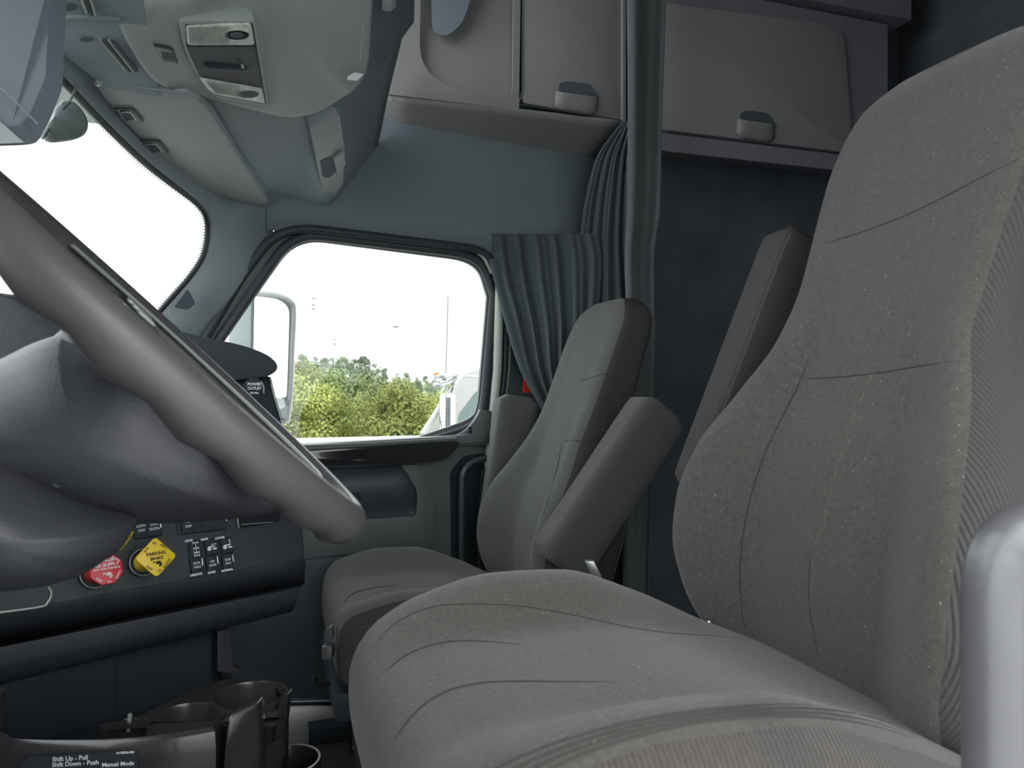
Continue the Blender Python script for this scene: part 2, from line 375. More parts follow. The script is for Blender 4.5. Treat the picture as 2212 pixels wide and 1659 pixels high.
# door edge strips at the rear of the window
for nm, xs, m, off in (('painted_edge', (1082, 1056, 19), 'painted', 0.026), ('rubber_strip', (1098, 1068, 9), 'rubber', 0.022), ('edge_strip', (1108, 1076, 6), 'door', 0.022)):
    obj(nm, tube([D(xs[0] - 2, 600, off), D(xs[0] - 8, 800, off), D(xs[1], 1000, off), D(xs[1] - 8, 1200, off)], xs[2] * 0.00075, 10), M[m], door)
# sill and inner belt moulding
def sillp(pts, off): return [D(a_, b_, off) for a_, b_ in pts]
obj('window_sill', join(prism(fillet(sillp([(560, 962), (960, 940), (1035, 932), (1040, 952), (560, 985)], 0.0), 0.004), DN * 0.05)), M['door'], door, bevel=0.004)
obj('sill_line', tube(sillp([(560, 966), (800, 957), (985, 946)], 0.05), 0.003, 8), M['satin'], door)
obj('armrest_rail', prism(fillet(sillp([(560, 975), (980, 948), (975, 968), (945, 992), (880, 998), (560, 1008)], 0.01), 0.02), DN * 0.055), M['gloss'], door, bevel=0.006, label='glossy black rail below the window')
obj('quarter_trim', prism(fillet(sillp([(965, 946), (1000, 932), (1024, 905), (1034, 884), (1062, 888), (1060, 960), (965, 962)], 0.022), [0, .02, .02, .004, .01, .01, 0]), DN * 0.014), M['door'], door, bevel=0.004)
lp = D(1015, 936, 0.035); obj('lock_pin', join(tube([lp, lp + UP * 0.008], 0.007, 10), tube([lp + UP * 0.008, lp + UP * 0.013], 0.004, 10), tube([lp + UP * 0.013, lp + UP * 0.019], 0.006, 10)), M['black'], door)
# armrest bowl
rows = []
for k in range(9):
    t = k / 8; o_ = 0.045 * math.sin(math.pi * min(1, t * 1.1) ** 0.8) + 0.006
    rows.append([D(px, y0 * (1 - t) + y1 * t, o_ * (1.0 if i not in (0, 5) else 0.15)) for i, (px, y0, y1) in enumerate(((640, 1012, 1120), (740, 1010, 1122), (800, 1008, 1122), (850, 1004, 1116), (878, 1003, 1112), (897, 1040, 1104)))])
obj('pull_pocket', grid(rows), M['doord'], door, sub=2)
obj('trim_panel', prism(fillet(sillp([(862, 1002), (900, 1002), (935, 1080), (930, 1180), (640, 1205), (640, 1130), (895, 1112), (898, 1060)], 0.003), [0, .01, .02, .02, 0, 0, .01, .02]), DN * 0.018), M['door'], door, bevel=0.003)
obj('latch_handle', prism(fillet(sillp([(755, 1066), (778, 1066), (778, 1092), (755, 1096)], 0.045), 0.006), DN * 0.012), M['black'], door, bevel=0.003)
obj('lower_pocket', prism(fillet(sillp([(660, 1185), (905, 1158), (900, 1198), (660, 1220)], 0.008), 0.01), DN * 0.012), M['black'], door)
obj('pocket_lip', prism(fillet(sillp([(330, 1222), (935, 1188), (948, 1500), (330, 1500)], 0.01), 0.02), DN * 0.035), M['doord'], door, bevel=0.006)
obj('bar_recess', prism(fillet(sillp([(972, 1020), (1000, 985), (1062, 976), (1052, 1230), (975, 1230)], 0.002), [.02, .02, 0, 0, 0]), DN * 0.004), M['black'], door)
gb = catmull([D(1100, 985, 0.05), D(1050, 990, 0.06), D(1018, 1000, 0.06), D(1001, 1022, 0.06), D(998, 1060, 0.06), D(998, 1230, 0.06)], 6)
obj('grab_bar', tube(gb, 0.0095, 12), M['barb'], door)
gb2 = [D(1060, 1010, 0.03), D(1046, 1016, 0.03), D(1040, 1050, 0.03), D(1036, 1230, 0.03)]
obj('inner_bar', tube(catmull(gb2, 5), 0.006, 10), M['rubber'], door)
obj('kick_line', tube([D(560, 1372, 0.01), D(720, 1348, 0.01)], 0.002, 6), M['door'], door)

# B pillar trim behind the door
struct('trim_6', prism(fillet([D(1066, 540, -0.03), D(1300, 560, -0.005), D(1300, 1350, 0.0), D(1030, 1350, -0.03), D(1040, 1000, -0.03)], 0.01), DN * 0.012), M['doord'], 'dark B pillar trim behind the passenger door', 'pillar trim', bevel=0.003)
t = prism([D(1128, 848, 0.03), D(1132, 800, 0.03), D(1148, 848, 0.03)], DN * 0.01)
tag(obj('belt_guide', t, M['redcloth']), 'small red triangle showing between pillar and curtain above the far armrest', 'belt guide')

# ================================================================== CABINETS over the passenger side
YF = 2.06; ZB = 1.70
def cab_handle(px0, px1, pyt, pym, pyb, parent):
    # dark pocket above, pale scooped lip below
    w_ = px1 - px0
    P = [PY(px0 + w_ * .13, pyt + 4, YF - 0.004), PY(px0 + w_ * .30, pyt, YF - 0.004), PY(px0 + w_ * .82, pyt + w_ * .07, YF - 0.004), PY(px1 - 2, pym + w_ * .06, YF - 0.004), PY(px0 + w_ * .12, pym - w_ * .06, YF - 0.004)]
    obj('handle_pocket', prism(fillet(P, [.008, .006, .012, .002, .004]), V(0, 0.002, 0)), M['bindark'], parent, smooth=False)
    rows = []
    n = 12
    for j in range(7):
        t = j / 6; row = []
        for i in range(n + 1):
            u = i / n; px = px0 + w_ * (u * 0.94 + 0.05 * (1 - t) + .01 * t)
            top = pym - w_ * .06 + w_ * .13 * u; bot = pyb - w_ * .06 + w_ * .14 * u
            edge = (abs(2 * u - 1)) ** 6
            py = top * (1 - t) + (bot - edge * 10) * t
            out = 0.020 * math.sin(math.pi * min(1, (1 - t) * 0.85 + 0.15)) ** 0.6 * (1 - edge * 0.85) if t > 0 else 0.020 * (1 - edge * .85)
            out = (0.022 * (1 - t) ** 0.55) * (1 - edge * 0.8)
            row.append(PY(px, py, YF - 0.003 - out))
        rows.append(row)
    obj('handle_lip', grid(rows), M['bin'], parent, solid=0.004)
def cabinet(name, X0, X1, ZT, label, openf=None):
    e = empty(name, (X0, YF, ZB), label, 'cabinet')
    return e
# front cabinet (over the window): open cubby at its front, door with handle behind
c1 = cabinet('overhead_cabinet', 0.33, 1.0, 2.3, 'pale grey overhead cabinet above the passenger window with open cubby and scooped handle')
xa = 0.34; xb = 0.60; xc = 1.0
zt = 2.35
# underside wedge: from wall (lower) to face (higher)
under = [[PY(832, 282, 2.2), PY(950, 301, 2.2), PY(1100, 324, 2.2), PY(1276, 352, 2.2)]]
und = []
A0, A1 = D(832, 282, 0.012), D(1276, 352, 0.012); B0, B1 = PY(836, 196, YF + .02), PY(1352, 262, YF)
B0.z = ZB + 0.012; B1.z = ZB + 0.012
rows = []
for k in range(7):
    t = k / 6; rows.append([A0.lerp(A1, s / 12).lerp(B0.lerp(B1, s / 12), t) for s in range(13)])
obj('underside', grid(rows), M['bin'], c1, solid=0.01)
obj('lower_lip', tube([A0 + V(0, 0, 0.004), A1 + V(0, 0, 0.004)], 0.008, 8), M['bin'], c1)
# face of the open cubby side, curved recess
face_z = lambda x: ZB + 0.012
ox0 = B0.x - 0.005
outer = [V(ox0, YF + 0.02, ZB + 0.01), V(xb, YF, ZB + 0.01), V(xb, YF, zt), V(ox0 + 0.10, YF + 0.02, zt), V(ox0 + 0.05, YF + 0.02, 2.02), V(ox0, YF + 0.02, 1.93)]
def F(px, py): return PY(px, py, YF + 0.01)
outer = [F(838, 272), F(1121, 226), F(1127, -200), F(886, -200), F(884, 20), F(876, 62), F(836, 112)]
outer[0].z = ZB + 0.01; outer[1].z = ZB + 0.012
hole = fillet([F(912, -180), F(906, 120), F(930, 165), F(985, 192), F(1085, 214), F(1108, 200), F(1112, -180)], [.05, .05, .06, .08, .03, .03, .05], 6)
obj('cubby_face', hole_plate(outer, [hole], V(0, 0.012, 0)), M['bin'], c1, smooth=False)
obj('cubby_back', prism([F(880, -190) + V(0, .10, 0), F(900, 160) + V(0, .022, 0), F(930, 212) + V(0, .016, 0), F(1120, 218) + V(0, .016, 0), F(1125, -190) + V(0, .08, 0)], V(0, 0.01, 0)), M['bin'], c1, smooth=False)
obj('cubby_shadow_pad', prism(fillet([F(930, -60), F(1035, -60), F(1000, 50), F(965, 80), F(935, 70)], .03), V(0, 0.004, 0)), M['wallm'], c1, label='dark rounded pad painted as shade in the cubby')  # flat pad; its darker colour paints shade inside the cubby
d1 = obj('cabinet_door', prism(fillet([F(1129, 222), F(1352, 260), F(1356, -200), F(1133, -200)], [.015, .004, .01, .01]), V(0, 0.012, 0)), M['bin'], c1, bevel=0.003)
d1v = d1
obj('door_gap', tube([F(1121, 226) + V(0, -0.002, 0), F(1352, 262) + V(0, -0.002, 0)], 0.0014, 6), M['bindark'], c1)
obj('side_gap', tube([F(1129, -200) + V(0, -0.002, 0), F(1128, 195) + V(0, -0.002, 0), F(1121, 224) + V(0, -0.002, 0)], 0.0018, 6), M['bindark'], c1)
cab_handle(1196, 1294, 175, 203, 243, c1)
obj('end_panel', prism([B1, A1, V(A1.x, A1.y, zt), V(B1.x, B1.y, zt)], V(-0.01, 0, 0)), M['bin'], c1, smooth=False)
obj('front_panel', prism([V(A0.x, 2.22, ZB), V(A0.x + 0.02, YF + 0.02, ZB), V(A0.x + 0.06, YF + 0.02, zt), V(A0.x + 0.06, 2.22, zt)], V(-0.01, 0, 0)), M['bin'], c1, smooth=False)
# rear cabinet in the sleeper
c2 = empty('overhead_cabinet', (1.15, YF, ZB), 'shaded sleeper cabinet behind the divider curtain with scooped handle', 'cabinet')
F2 = lambda px, py: PY(px, py, YF)
P = [F2(1405, 277), F2(1800, 326), F2(1838, 240), F2(1826, 66), F2(1440, 8), F2(1408, 4)]
P = [F2(1400, 277), F2(1843, 332), F2(1838, 240), F2(1824, 70), F2(1780, 50), F2(1400, 0)]
obj('cabinet_door', prism(fillet(P, [0, .01, .03, .03, .03, 0]), V(0, 0.015, 0)), M['bin'], c2, bevel=0.006)
obj('bottom_gap', tube([F2(1440, 283) + V(0, -.002, 0), F2(1850, 334) + V(0, -.002, 0)], 0.003, 6), M['bindark'], c2)
obj('cabinet_body', box((1.60, 2.16, 1.93), (1.0, 0.17, 0.5)), M['roof'], c2, smooth=False)
obj('bottom_rail', prism([F2(1400, 284), F2(1850, 338), F2(1850, 372), F2(1400, 322)], V(0, 0.02, 0)), M['roof'], c2, smooth=False)
cab_handle(1589, 1676, 238, 262, 303, c2)
struct('trim_7', box((1.62, 2.14, 2.28), (1.1, 0.2, 0.18)), M['roof'], 'dark grey soffit above the sleeper cabinet', 'soffit', smooth=False)

# ================================================================== CURTAINS
def curtain(name, label, cols, ys, nf, amp, m, dfun, parent=None, ph=0.0):
    """cols: list (y_px, left_px, right_px)"""
    fl = pcurve([c[0] for c in cols], [c[1] for c in cols]); fr = pcurve([c[0] for c in cols], [c[2] for c in cols])
    rows = []; n = nf * 14
    for k in range(ys[2] + 1):
        t = k / ys[2]; y = ys[0] * (1 - t) + ys[1] * t; row = []
        for i in range(n + 1):
            u = i / n; px = fl(y) * (1 - u) + fr(y) * u
            fold = math.sin(2 * math.pi * nf * u + ph + 0.6 * math.sin(3 * u * nf + 2)) + 0.4 * math.sin(2 * math.pi * nf * 2.1 * u + 1.3 + t)
            row.append(U(px, y, dfun(u, t) + amp * fold * (0.6 + 0.4 * t)))
        rows.append(row)
    o = obj(name, grid(rows), m, parent, solid=0.003, angle=80)
    return o
ct = empty('curtain', U(1180, 1300, 2.25), 'dark teal curtain gathered back beside the passenger window', 'curtain')
curtain('curtain_panel', '', [(505, 1052, 1290), (560, 1058, 1300), (700, 1098, 1290), (800, 1128, 1270), (900, 1176, 1255), (960, 1188, 1250), (1060, 1192, 1250), (1300, 1190, 1260)], (505, 1300, 60), 6, 0.018, M['curtain'], lambda u, t: 2.27 - 0.10 * u, ct, 0.8)
# binding along its window edge
edge = catmull([U(1062, 560, 2.235), U(1098, 700, 2.235), U(1130, 800, 2.235), U(1176, 885, 2.235), U(1188, 940, 2.235), U(1190, 1100, 2.235)], 6)
obj('curtain_hem', tube(edge, 0.010, 8, flat=0.35), M['curtain'], ct)
ct2 = empty('curtain', U(1300, 1100, 2.2), 'slate pleated curtain hanging below the rear end of the front cabinet', 'curtain')
curtain('curtain_panel', '', [(262, 1345, 1370), (350, 1285, 1370), (500, 1255, 1370), (650, 1245, 1380), (800, 1232, 1390), (1100, 1225, 1400)], (262, 1300, 60), 5, 0.020, M['curtain'], lambda u, t: 2.22 - 0.06 * u, ct2, 2.0)
ct3 = empty('curtain', U(1390, 1200, 2.1), 'grey divider curtain hanging full height right of the front cabinet', 'curtain')
curtain('curtain_panel', '', [(-150, 1352, 1440), (0, 1354, 1438), (250, 1356, 1430), (450, 1354, 1425), (560, 1350, 1412), (640, 1352, 1412), (700, 1352, 1414), (1300, 1345, 1400)], (-150, 1320, 60), 1, 0.030, M['curtain2'], lambda u, t: 2.06 + 0.05 * u, ct3, 3.6)

# ================================================================== FRONT OVERHEAD
# roof lining over the dash
struct('trim_8', box((-0.20, 1.0, 1.60), (0.62, 2.35, 0.04)), M['plastic2'], 'blue grey roof lining above the windshield', 'roof lining', smooth=False)
oc = empty('overhead_console', U(500, 100, 1.35), 'rounded grey overhead console with dome lamp in the roof centre', 'console')
# console body: outline on its underside and rounded lower edge
ol = [(270, -420, 0.99), (246, -200, 1.05), (238, -20, 1.12), (252, 40, 1.14), (280, 100, 1.18), (312, 150, 1.24), (345, 182, 1.29), (400, 202, 1.34), (470, 218, 1.39), (540, 236, 1.43), (610, 252, 1.46), (660, 250, 1.47), (700, 236, 1.47), (735, 214, 1.46), (762, 196, 1.44), (790, 160, 1.42), (800, 80, 1.36), (806, -120, 1.27), (790, -420, 1.12)]
zc = 1.475
ring0 = catmull([U(*p) for p in ol], 4)
cenp = V(-0.03, 1.28, 1.53)
def consec(f, dz): return [V(cenp.x + (p.x - cenp.x) * f, cenp.y + (p.y - cenp.y) * f, p.z + dz) for p in ring0]
# pixel-true lower rim, then a shallow crowned underside, and side wall up into the roof
rows = [[p + V(0, 0, 0.10) for p in ring0], [p + V(0, 0, 0.03) for p in ring0], ring0]
cc = U(520, -90, 1.14)
for f in (0.97, 0.93, 0.85, 0.7, 0.5, 0.25, 0.02):
    lift = 0.012 * (1 - f) ** 0.5
    rows.append([cc.lerp(p, f) - V(0, 0, 0.018 * (1 - f ** 3)) for p in ring0])
body = grid(rows, True)
obj('console_body', body, M['plastic'], oc, angle=170)
bo = bvh_of(body)
def OC(px, py, lift=0.0):
    r = ray(px, py).normalized(); h = bo.ray_cast(CAM, r); p = h[0] if h[0] else U(px, py, 1.35)
    return p - r * lift
def patch(pix, lift, thick, name, m, parent, r=0.0, grid_n=0, bevel=0.0, label=None, OCf=None, seg=5):
    f = OCf or OC
    pts = [f(a_, b_, lift) for a_, b_ in pix]
    # flatten onto mean plane to stay a rigid piece
    c = sum(pts, V(0, 0, 0)) / len(pts); n = sum(((pts[i] - c).cross(pts[(i + 1) % len(pts)] - c) for i in range(len(pts))), V(0, 0, 0)).normalized()
    if n.dot(CAM - c) < 0: n = -n
    pts = [PL(a_, b_, c, n) for a_, b_ in pix]
    if r: pts = fillet(pts, r, seg)
    return obj(name, prism(pts, -n * thick), m, parent, bevel=bevel, label=label), c, n
lampf, lc, ln = patch([(386, 46), (552, 45), (582, 232), (462, 212), (418, 150), (395, 100)], 0.019, 0.028, 'dome_lamp', M['plastic'], oc, [.012, .006, .004, .02, .03, .03], bevel=0.002)
def LP(px, py, off): return PL(px, py, lc, ln, off)
def lamp_piece(pix, off, th, name, m, r=0.003, label=None):
    return obj(name, prism(fillet([LP(a_, b_, off) for a_, b_ in pix], r, 4), -ln * th), m, lampf, bevel=0.0008, label=label)
lamp_piece([(400, 53), (546, 50), (576, 226), (466, 206), (424, 150), (402, 98)], 0.0005, 0.002, 'inner_frame', M['rubber'])
lamp_piece([(402, 58), (543, 53), (550, 98), (405, 98)], 0.004, 0.005, 'reading_lens', M['clear'], 0.006, 'clear ribbed lens')
lamp_piece([(432, 170), (566, 193), (573, 224), (468, 205), (446, 190)], 0.004, 0.005, 'reading_lens', M['clear'], 0.004, 'clear ribbed lens')
lamp_piece([(405, 101), (551, 101), (565, 190), (432, 167)], 0.002, 0.004, 'lamp_cover', M['grille'], 0.003)
for nm, la, lb, ca, cb, n_ in (('lens_ribs', (408, 60), (490, 57), (410, 96), (493, 96), 20), ('lens_ribs', (446, 176), (515, 187), (468, 202), (520, 212), 16)):
    obj(nm, join(*[tube([LP(la[0] + (lb[0] - la[0]) * k / n_, la[1] + (lb[1] - la[1]) * k / n_, .0045), LP(ca[0] + (cb[0] - ca[0]) * k / n_, ca[1] + (cb[1] - ca[1]) * k / n_, .0045)], .0007, 5) for k in range(n_ + 1)]), M['satin'], lampf)
for pc, rr in (((512, 76), 0.012), ((536, 204), 0.012)):
    p = LP(pc[0], pc[1], 0.005); e1 = (LP(pc[0] + 10, pc[1], 0.005) - p).normalized(); e2 = ln.cross(e1)
    obj('bulb_window', prism([p + e1 * (rr * 1.6 * math.cos(k * .3925)) + e2 * (rr * .9 * math.sin(k * .3925)) for k in range(16)], -ln * 0.002), M['chrome'], lampf)
    obj('bulb', prism([p + ln * .001 + e1 * (rr * .9 * math.cos(k * .3925)) + e2 * (rr * .5 * math.sin(k * .3925)) for k in range(16)], -ln * 0.002), M['bindark'], lampf)
lamp_piece([(440, 136), (446, 134), (530, 143), (535, 148), (530, 153), (446, 147), (440, 142)], 0.003, 0.003, 'finger_slot', M['black'], 0.003)
lamp_piece([(520, 140), (527, 141), (528, 148), (522, 148)], 0.006, 0.003, 'switch_tip', M['satin'], 0.001)
mg, mc, mn = patch([(336, 98), (370, 106), (384, 136), (350, 128)], 0.004, 0.006, 'microphone_plate', M['plastic'], oc, .006, bevel=0.001)
for i in range(5):
    p = PL(350 + i * 5.2, 112 + i * .8, mc, mn, 0.0015); q = PL(356 + i * 5.2, 131 + i * .8, mc, mn, 0.0015)
    obj('slot', tube([p, q], 0.0009, 6), M['black'], mg)
patch([(333, 97), (368, 103), (376, 108), (385, 136), (382, 138), (373, 112), (366, 108), (334, 101)], 0.0055, 0.003, 'plate_edge', M['rubber'], oc)
# rear side of console with slots and label tag
obj('rear_cheek', prism([U(738, -60, 1.32), U(880, -60, 1.75), U(874, 62, 1.78), U(836, 118, 1.80), U(800, 160, 1.50), U(745, 186, 1.42)], V(0.02, 0, 0.02)), M['wallm'], oc, bevel=0.003)
obj('trim_rib', tube([U(783, -30, 1.31), U(782, 60, 1.34), U(778, 130, 1.38)], [0.006, 0.005, 0.002], 8), M['plastic'], oc)
obj('connector', prism([U(826, -10, 1.42), U(846, -10, 1.42), U(844, 26, 1.44), U(824, 24, 1.44)], V(0.01, 0, 0.01)), M['plastic'], oc, bevel=0.002)
tagm, tc_, tn_ = patch([(752, 164), (766, 156), (786, 160), (772, 174), (750, 172)], 0.004, 0.002, 'wiring_tag', M['white'], oc, 0, OCf=lambda a_, b_, l: U(a_, b_, 1.36 + 0.0005 * (a_ - 760) - l), label='small white tag')

# passenger sun visor
sv = empty('sun_visor', U(500, 450, 1.98), 'blue grey folded sun visor above the passenger side of the windshield', 'sun visor')
VC = [(207, 176, 1.285), (300, 186, 1.30), (400, 202, 1.32), (428, 216, 1.34), (460, 250, 1.41), (520, 345, 1.68), (577, 430, 1.95), (576, 447, 1.98), (540, 450, 1.98), (440, 445, 1.93), (425, 436, 1.90), (335, 340, 1.64), (318, 322, 1.60), (310, 306, 1.57), (285, 280, 1.51), (262, 256, 1.46), (252, 240, 1.42), (225, 212, 1.36), (210, 190, 1.31)]
vp = [U(*p) for p in VC]
# rigid board: best plane through its four corners
c0, c1_, c2_, c3 = vp[0], vp[3], vp[7], vp[9]
vn = (c1_ - c3).cross(c2_ - c0).normalized(); vcn = (c0 + c1_ + c2_ + c3) / 4
if vn.z > 0: vn = -vn
def SV(px, py, off=0.0): return PL(px, py, vcn, vn, off)
vb = obj('visor_board', prism([SV(a_, b_) for a_, b_, _ in VC], -vn * 0.018), M['plastic'], sv, bevel=0.003)
for ox, oy in ((0, 0), (56, 69)):
    obj('clip_recess', prism(fillet([SV(258 + ox, 240 + oy, .002), SV(280 + ox, 242 + oy, .002), SV(292 + ox, 258 + oy, .002), SV(272 + ox, 262 + oy, .002)], .004), -vn * 0.004), M['dark'], sv)
    obj('clip_rib', tube(catmull([SV(248 + ox, 234 + oy, .003), SV(282 + ox, 235 + oy, .003), SV(292 + ox, 242 + oy, .003), SV(308 + ox, 262 + oy, .003)], 5), 0.0022, 8), M['rubber'], sv)
    obj('clip_lip', tube(catmull([SV(262 + ox, 243 + oy, .004), SV(281 + ox, 243 + oy, .004), SV(293 + ox, 259 + oy, .004)], 4), 0.0014, 6), M['satin'], sv)
obj('visor_edge', tube([SV(214, 178, 0.0), SV(300, 187, 0.0), SV(410, 204, 0.0)], 0.003, 8), M['plastic2'], sv)
obj('side_bead', tube(catmull([SV(428, 216, 0), SV(452, 240, 0), SV(520, 345, 0), SV(577, 432, 0)], 4), 0.0025, 8), M['plastic2'], sv)
obj('hinge_pin', tube([SV(209, 180, .004), SV(215, 176, .004)], 0.006, 10), M['satin'], sv)
obj('hinge_rod', tube([SV(578, 437, -.01), SV(604, 446, -.02)], 0.004, 8), M['satin'], sv)
obj('hinge_rod', tube([SV(450, 432, .004), SV(458, 443, .004)], 0.003, 8), M['satin'], sv)

# passenger-front storage compartment between visor and side wall
st = empty('overhead_compartment', U(650, 430, 2.0), 'grey overhead storage compartment beside the visor with a recessed latch', 'compartment')
colA = [(395, 150, 1.40), (440, 215, 1.46), (500, 310, 1.66), (560, 400, 1.90), (600, 447, 2.05)]
colB = [(560, 150, 1.50), (590, 215, 1.58), (610, 300, 1.75), (630, 390, 1.92), (655, 456, 2.05)]
colC = [(640, 150, 1.58), (664, 240, 1.68), (676, 310, 1.80), (690, 400, 1.95), (702, 448, 2.05)]
colD = [(720, 120, 1.70), (700, 240, 1.75), (712, 310, 1.86), (722, 400, 2.0), (722, 445, 2.07)]
colE = [(872, 60, 1.95), (838, 200, 2.02), (815, 310, 2.10), (790, 400, 2.17), (750, 470, 2.2)]
rows = [catmull([U(*p) for p in c], 5) for c in (colA, colB, colC, colD, colE)]
rows = [list(r) for r in zip(*rows)]
rows = [catmull(r, 5) for r in rows]
tb = grid(rows)
obj('compartment_shell', tb, M['plastic2'], st, solid=0.006, angle=70)
bt = bvh_of(tb)
def OT(px, py, lift=0.0):
    r = ray(px, py).normalized(); h = bt.ray_cast(CAM, r); p = h[0] if h[0] else U(px, py, 1.9)
    return p - r * lift
lpz, c_, n_ = patch([(668, 272), (700, 262), (735, 250), (746, 330), (742, 395), (722, 432), (702, 432), (690, 380)], 0.0, 0.03, 'latch_plate', M['plastic'], st, .008, bevel=0.003, OCf=lambda a_, b_, l: U(a_, b_, 1.66 + (b_ - 262) * .0019 + (a_ - 668) * .0010))
def LQ(px, py, off): return PL(px, py, c_, n_, off)
obj('latch_recess', prism(fillet([LQ(692, 348, .002), LQ(718, 338, .002), LQ(726, 372, .002), LQ(712, 384, .002), LQ(698, 384, .002)], .008), -n_ * 0.004), M['bindark'], lpz)
obj('latch_paddle', prism(fillet([LQ(718, 340, .003), LQ(740, 326, .003), LQ(744, 350, .003), LQ(728, 374, .003)], .004), n_ * 0.008), M['plastic'], lpz, bevel=0.002)

# windshield header details on the roof lining, top left
hb = empty('header_vent_panel', U(200, 80, 1.15), 'slate header panel with two silver striped vents near the top left corner', 'header panel')
hp0 = U(230, 80, 1.17); hn = V(0.05, -0.25, -1).normalized()
def H(px, py, off=0.0): return PL(px, py, hp0, hn, off)
obj('panel', prism([H(100, -40), H(300, -40), H(330, 120), H(345, 210), H(230, 190), H(140, 120)], -hn * 0.01), M['plastic2'], hb)
obj('panel_step', tube(catmull([H(100, 38, .002), H(180, 36, .002), H(262, 42, .002)], 4), 0.006, 8), M['wallm'], hb)
for s in (((216, 86), (272, 152)), ((234, 86), (288, 154)), ((174, -10), (187, 28)), ((193, -10), (206, 32))):
    obj('silver_stripe', tube([H(*s[0], .006), H(*s[1], .006)], [0.0022, 0.0022], 8, flat=1.0), M['satin'], hb)
for s in (((225, 86), (281, 153)), ((184, -10), (197, 30)), ((243, 90), (294, 152))):
    obj('dark_slot', tube([H(*s[0], .003), H(*s[1], .003)], 0.0035, 8), M['bindark'], hb)
for cxp, cyp, rx, ry in ((187, 86, 15, 5), (147, 16, 18, 8)):
    obj('finger_dent', prism([H(cxp + rx * math.cos(k * .3925), cyp + ry * math.sin(k * .3925), .002) for k in range(16)], -hn * 0.002), M['bindark'], hb)

# boxy housing top left and rounded sensor on the windshield
hs = empty('camera_housing', U(30, 310, 0.95), 'large faceted blue grey housing hanging in the top left corner', 'housing')
def hl(y, l): return l
P0 = [U(-120, -80, 0.92), U(150, -80, 1.0), U(142, 40, 1.0), U(138, 120, 0.98), U(135, 190, 0.97), U(112, 250, 0.96), U(94, 285, 0.95), U(84, 304, 0.95), U(68, 314, 0.94), U(-120, 318, 0.90)]
P0 = fillet(P0, [0, 0, 0, .01, .01, .01, .01, .01, .02, 0], 3)
bk = [p + (p - CAM).normalized() * 0.08 + V(-.004, 0, .004) for p in P0]
frt = [U(-120, -80, 0.90)] * 0
inner = [p.lerp(U(20, 120, 0.93), 0.16) - FW * 0.018 for p in P0]
rows = [bk, P0, inner]
g = grid(rows, True); g[1].append(tuple(range(2 * len(P0), 3 * len(P0)))); g[1].append(tuple(range(len(P0) - 1, -1, -1)))
obj('housing_shell', g, M['wallm'], hs, angle=25)
obj('facet_edge', tube([U(-40, 150, 0.90), U(20, 205, 0.905), U(82, 268, 0.92)], 0.0014, 6), M['wallm'], hs)
obj('lower_facet', prism([U(-60, 210, 0.895), U(52, 308, 0.915), U(-60, 313, 0.895)], FW * 0.004), M['plastic'], hs)
sn = empty('windshield_sensor', U(140, 300, 1.22), 'pale rounded sensor pod on a thin stalk behind the faceted housing', 'sensor')
sp = fillet([U(88, 300, 1.22), U(120, 232, 1.22), U(138, 217, 1.22), U(158, 216, 1.22), U(182, 240, 1.22), U(194, 268, 1.22), U(186, 293, 1.22), U(160, 304, 1.22), U(108, 311, 1.22)], .012, 4)
cs = U(142, 268, 1.20)
rows = [[p + (p - CAM).normalized() * 0.05 for p in sp], sp] + [[cs.lerp(p, f) - FW * (0.03 * (1 - f * f)) for p in sp] for f in (0.93, 0.8, 0.6, 0.35, 0.03)]
g = grid(rows, True); g[1].append(tuple(range(len(sp) - 1, -1, -1)))
obj('pod', g, M['mhouse'], sn, sub=1, angle=80)
obj('pod_seam', tube([U(96, 296, 1.19), U(120, 250, 1.185), U(152, 220, 1.19)], 0.002, 6), M['rubber'], sn)
obj('pod_rim', tube([U(90, 300, 1.20), U(114, 247, 1.195), U(138, 218, 1.20)], 0.003, 6), M['ltrim'], sn)
obj('stalk', tube([U(152, 216, 1.22), U(166, 186, 1.24)], 0.0022, 8), M['mhouse'], sn)

# ================================================================== DASHBOARD
db = empty('dashboard', U(400, 1450, 1.3), 'wrap-around dark dashboard with switch panel facing the driver seat', 'dashboard')
lines = [  # (left px, left py, left d, right px, right py, right d)
    (-150, 700, 1.30, 583, 815, 1.50),
    (-150, 850, 1.25, 606, 905, 1.47),
    (-150, 1010, 1.05, 640, 1060, 1.41),
    (-150, 1100, 1.00, 655, 1140, 1.385),
    (-150, 1200, 0.97, 659, 1180, 1.365),
    (-150, 1340, 0.955, 662, 1205, 1.355)]
def lerprows(lines, n=14):
    rows = []
    for l in lines:
        a_, b_ = U(l[0], l[1], l[2]), U(l[3], l[4], l[5]); rows.append([a_.lerp(b_, i / n) for i in range(n + 1)])
    return rows
def dashgrid(lines, wrap=0.15):
    rows = lerprows(lines)
    for r in rows:
        e = (r[-1] - r[0]).normalized(); back = V(-0.55, 0.83, 0)
        r.append(r[-1] + e * 0.010 + back * 0.008); r.append(r[-1] + back * wrap)
    return grid(rows)
E1, E2 = U(100, 1300, 1.05), U(655, 1205, 1.35)
ex = (E2 - E1); ex.z = 0; ex.normalize(); pnh = V(ex.y, -ex.x, 0)
# flat face panel
tilt = math.radians(18)
pn = (pnh * math.cos(tilt) + UP * math.sin(tilt)).normalized(); pu = pn.cross(ex).normalized()
if pu.z < 0: pu = -pu
def PP(px, py, off=0.0): return PL(px, py, E2, pn, off)
facepts = [PP(-200, 1362), PP(659, 1206), PP(654, 1135), PP(640, 1040), PP(-200, 1040)]
obj('switch_panel', prism(fillet(facepts, [0, .008, .01, 0, 0]), -pn * 0.03), M['dash'], db, bevel=0.003)
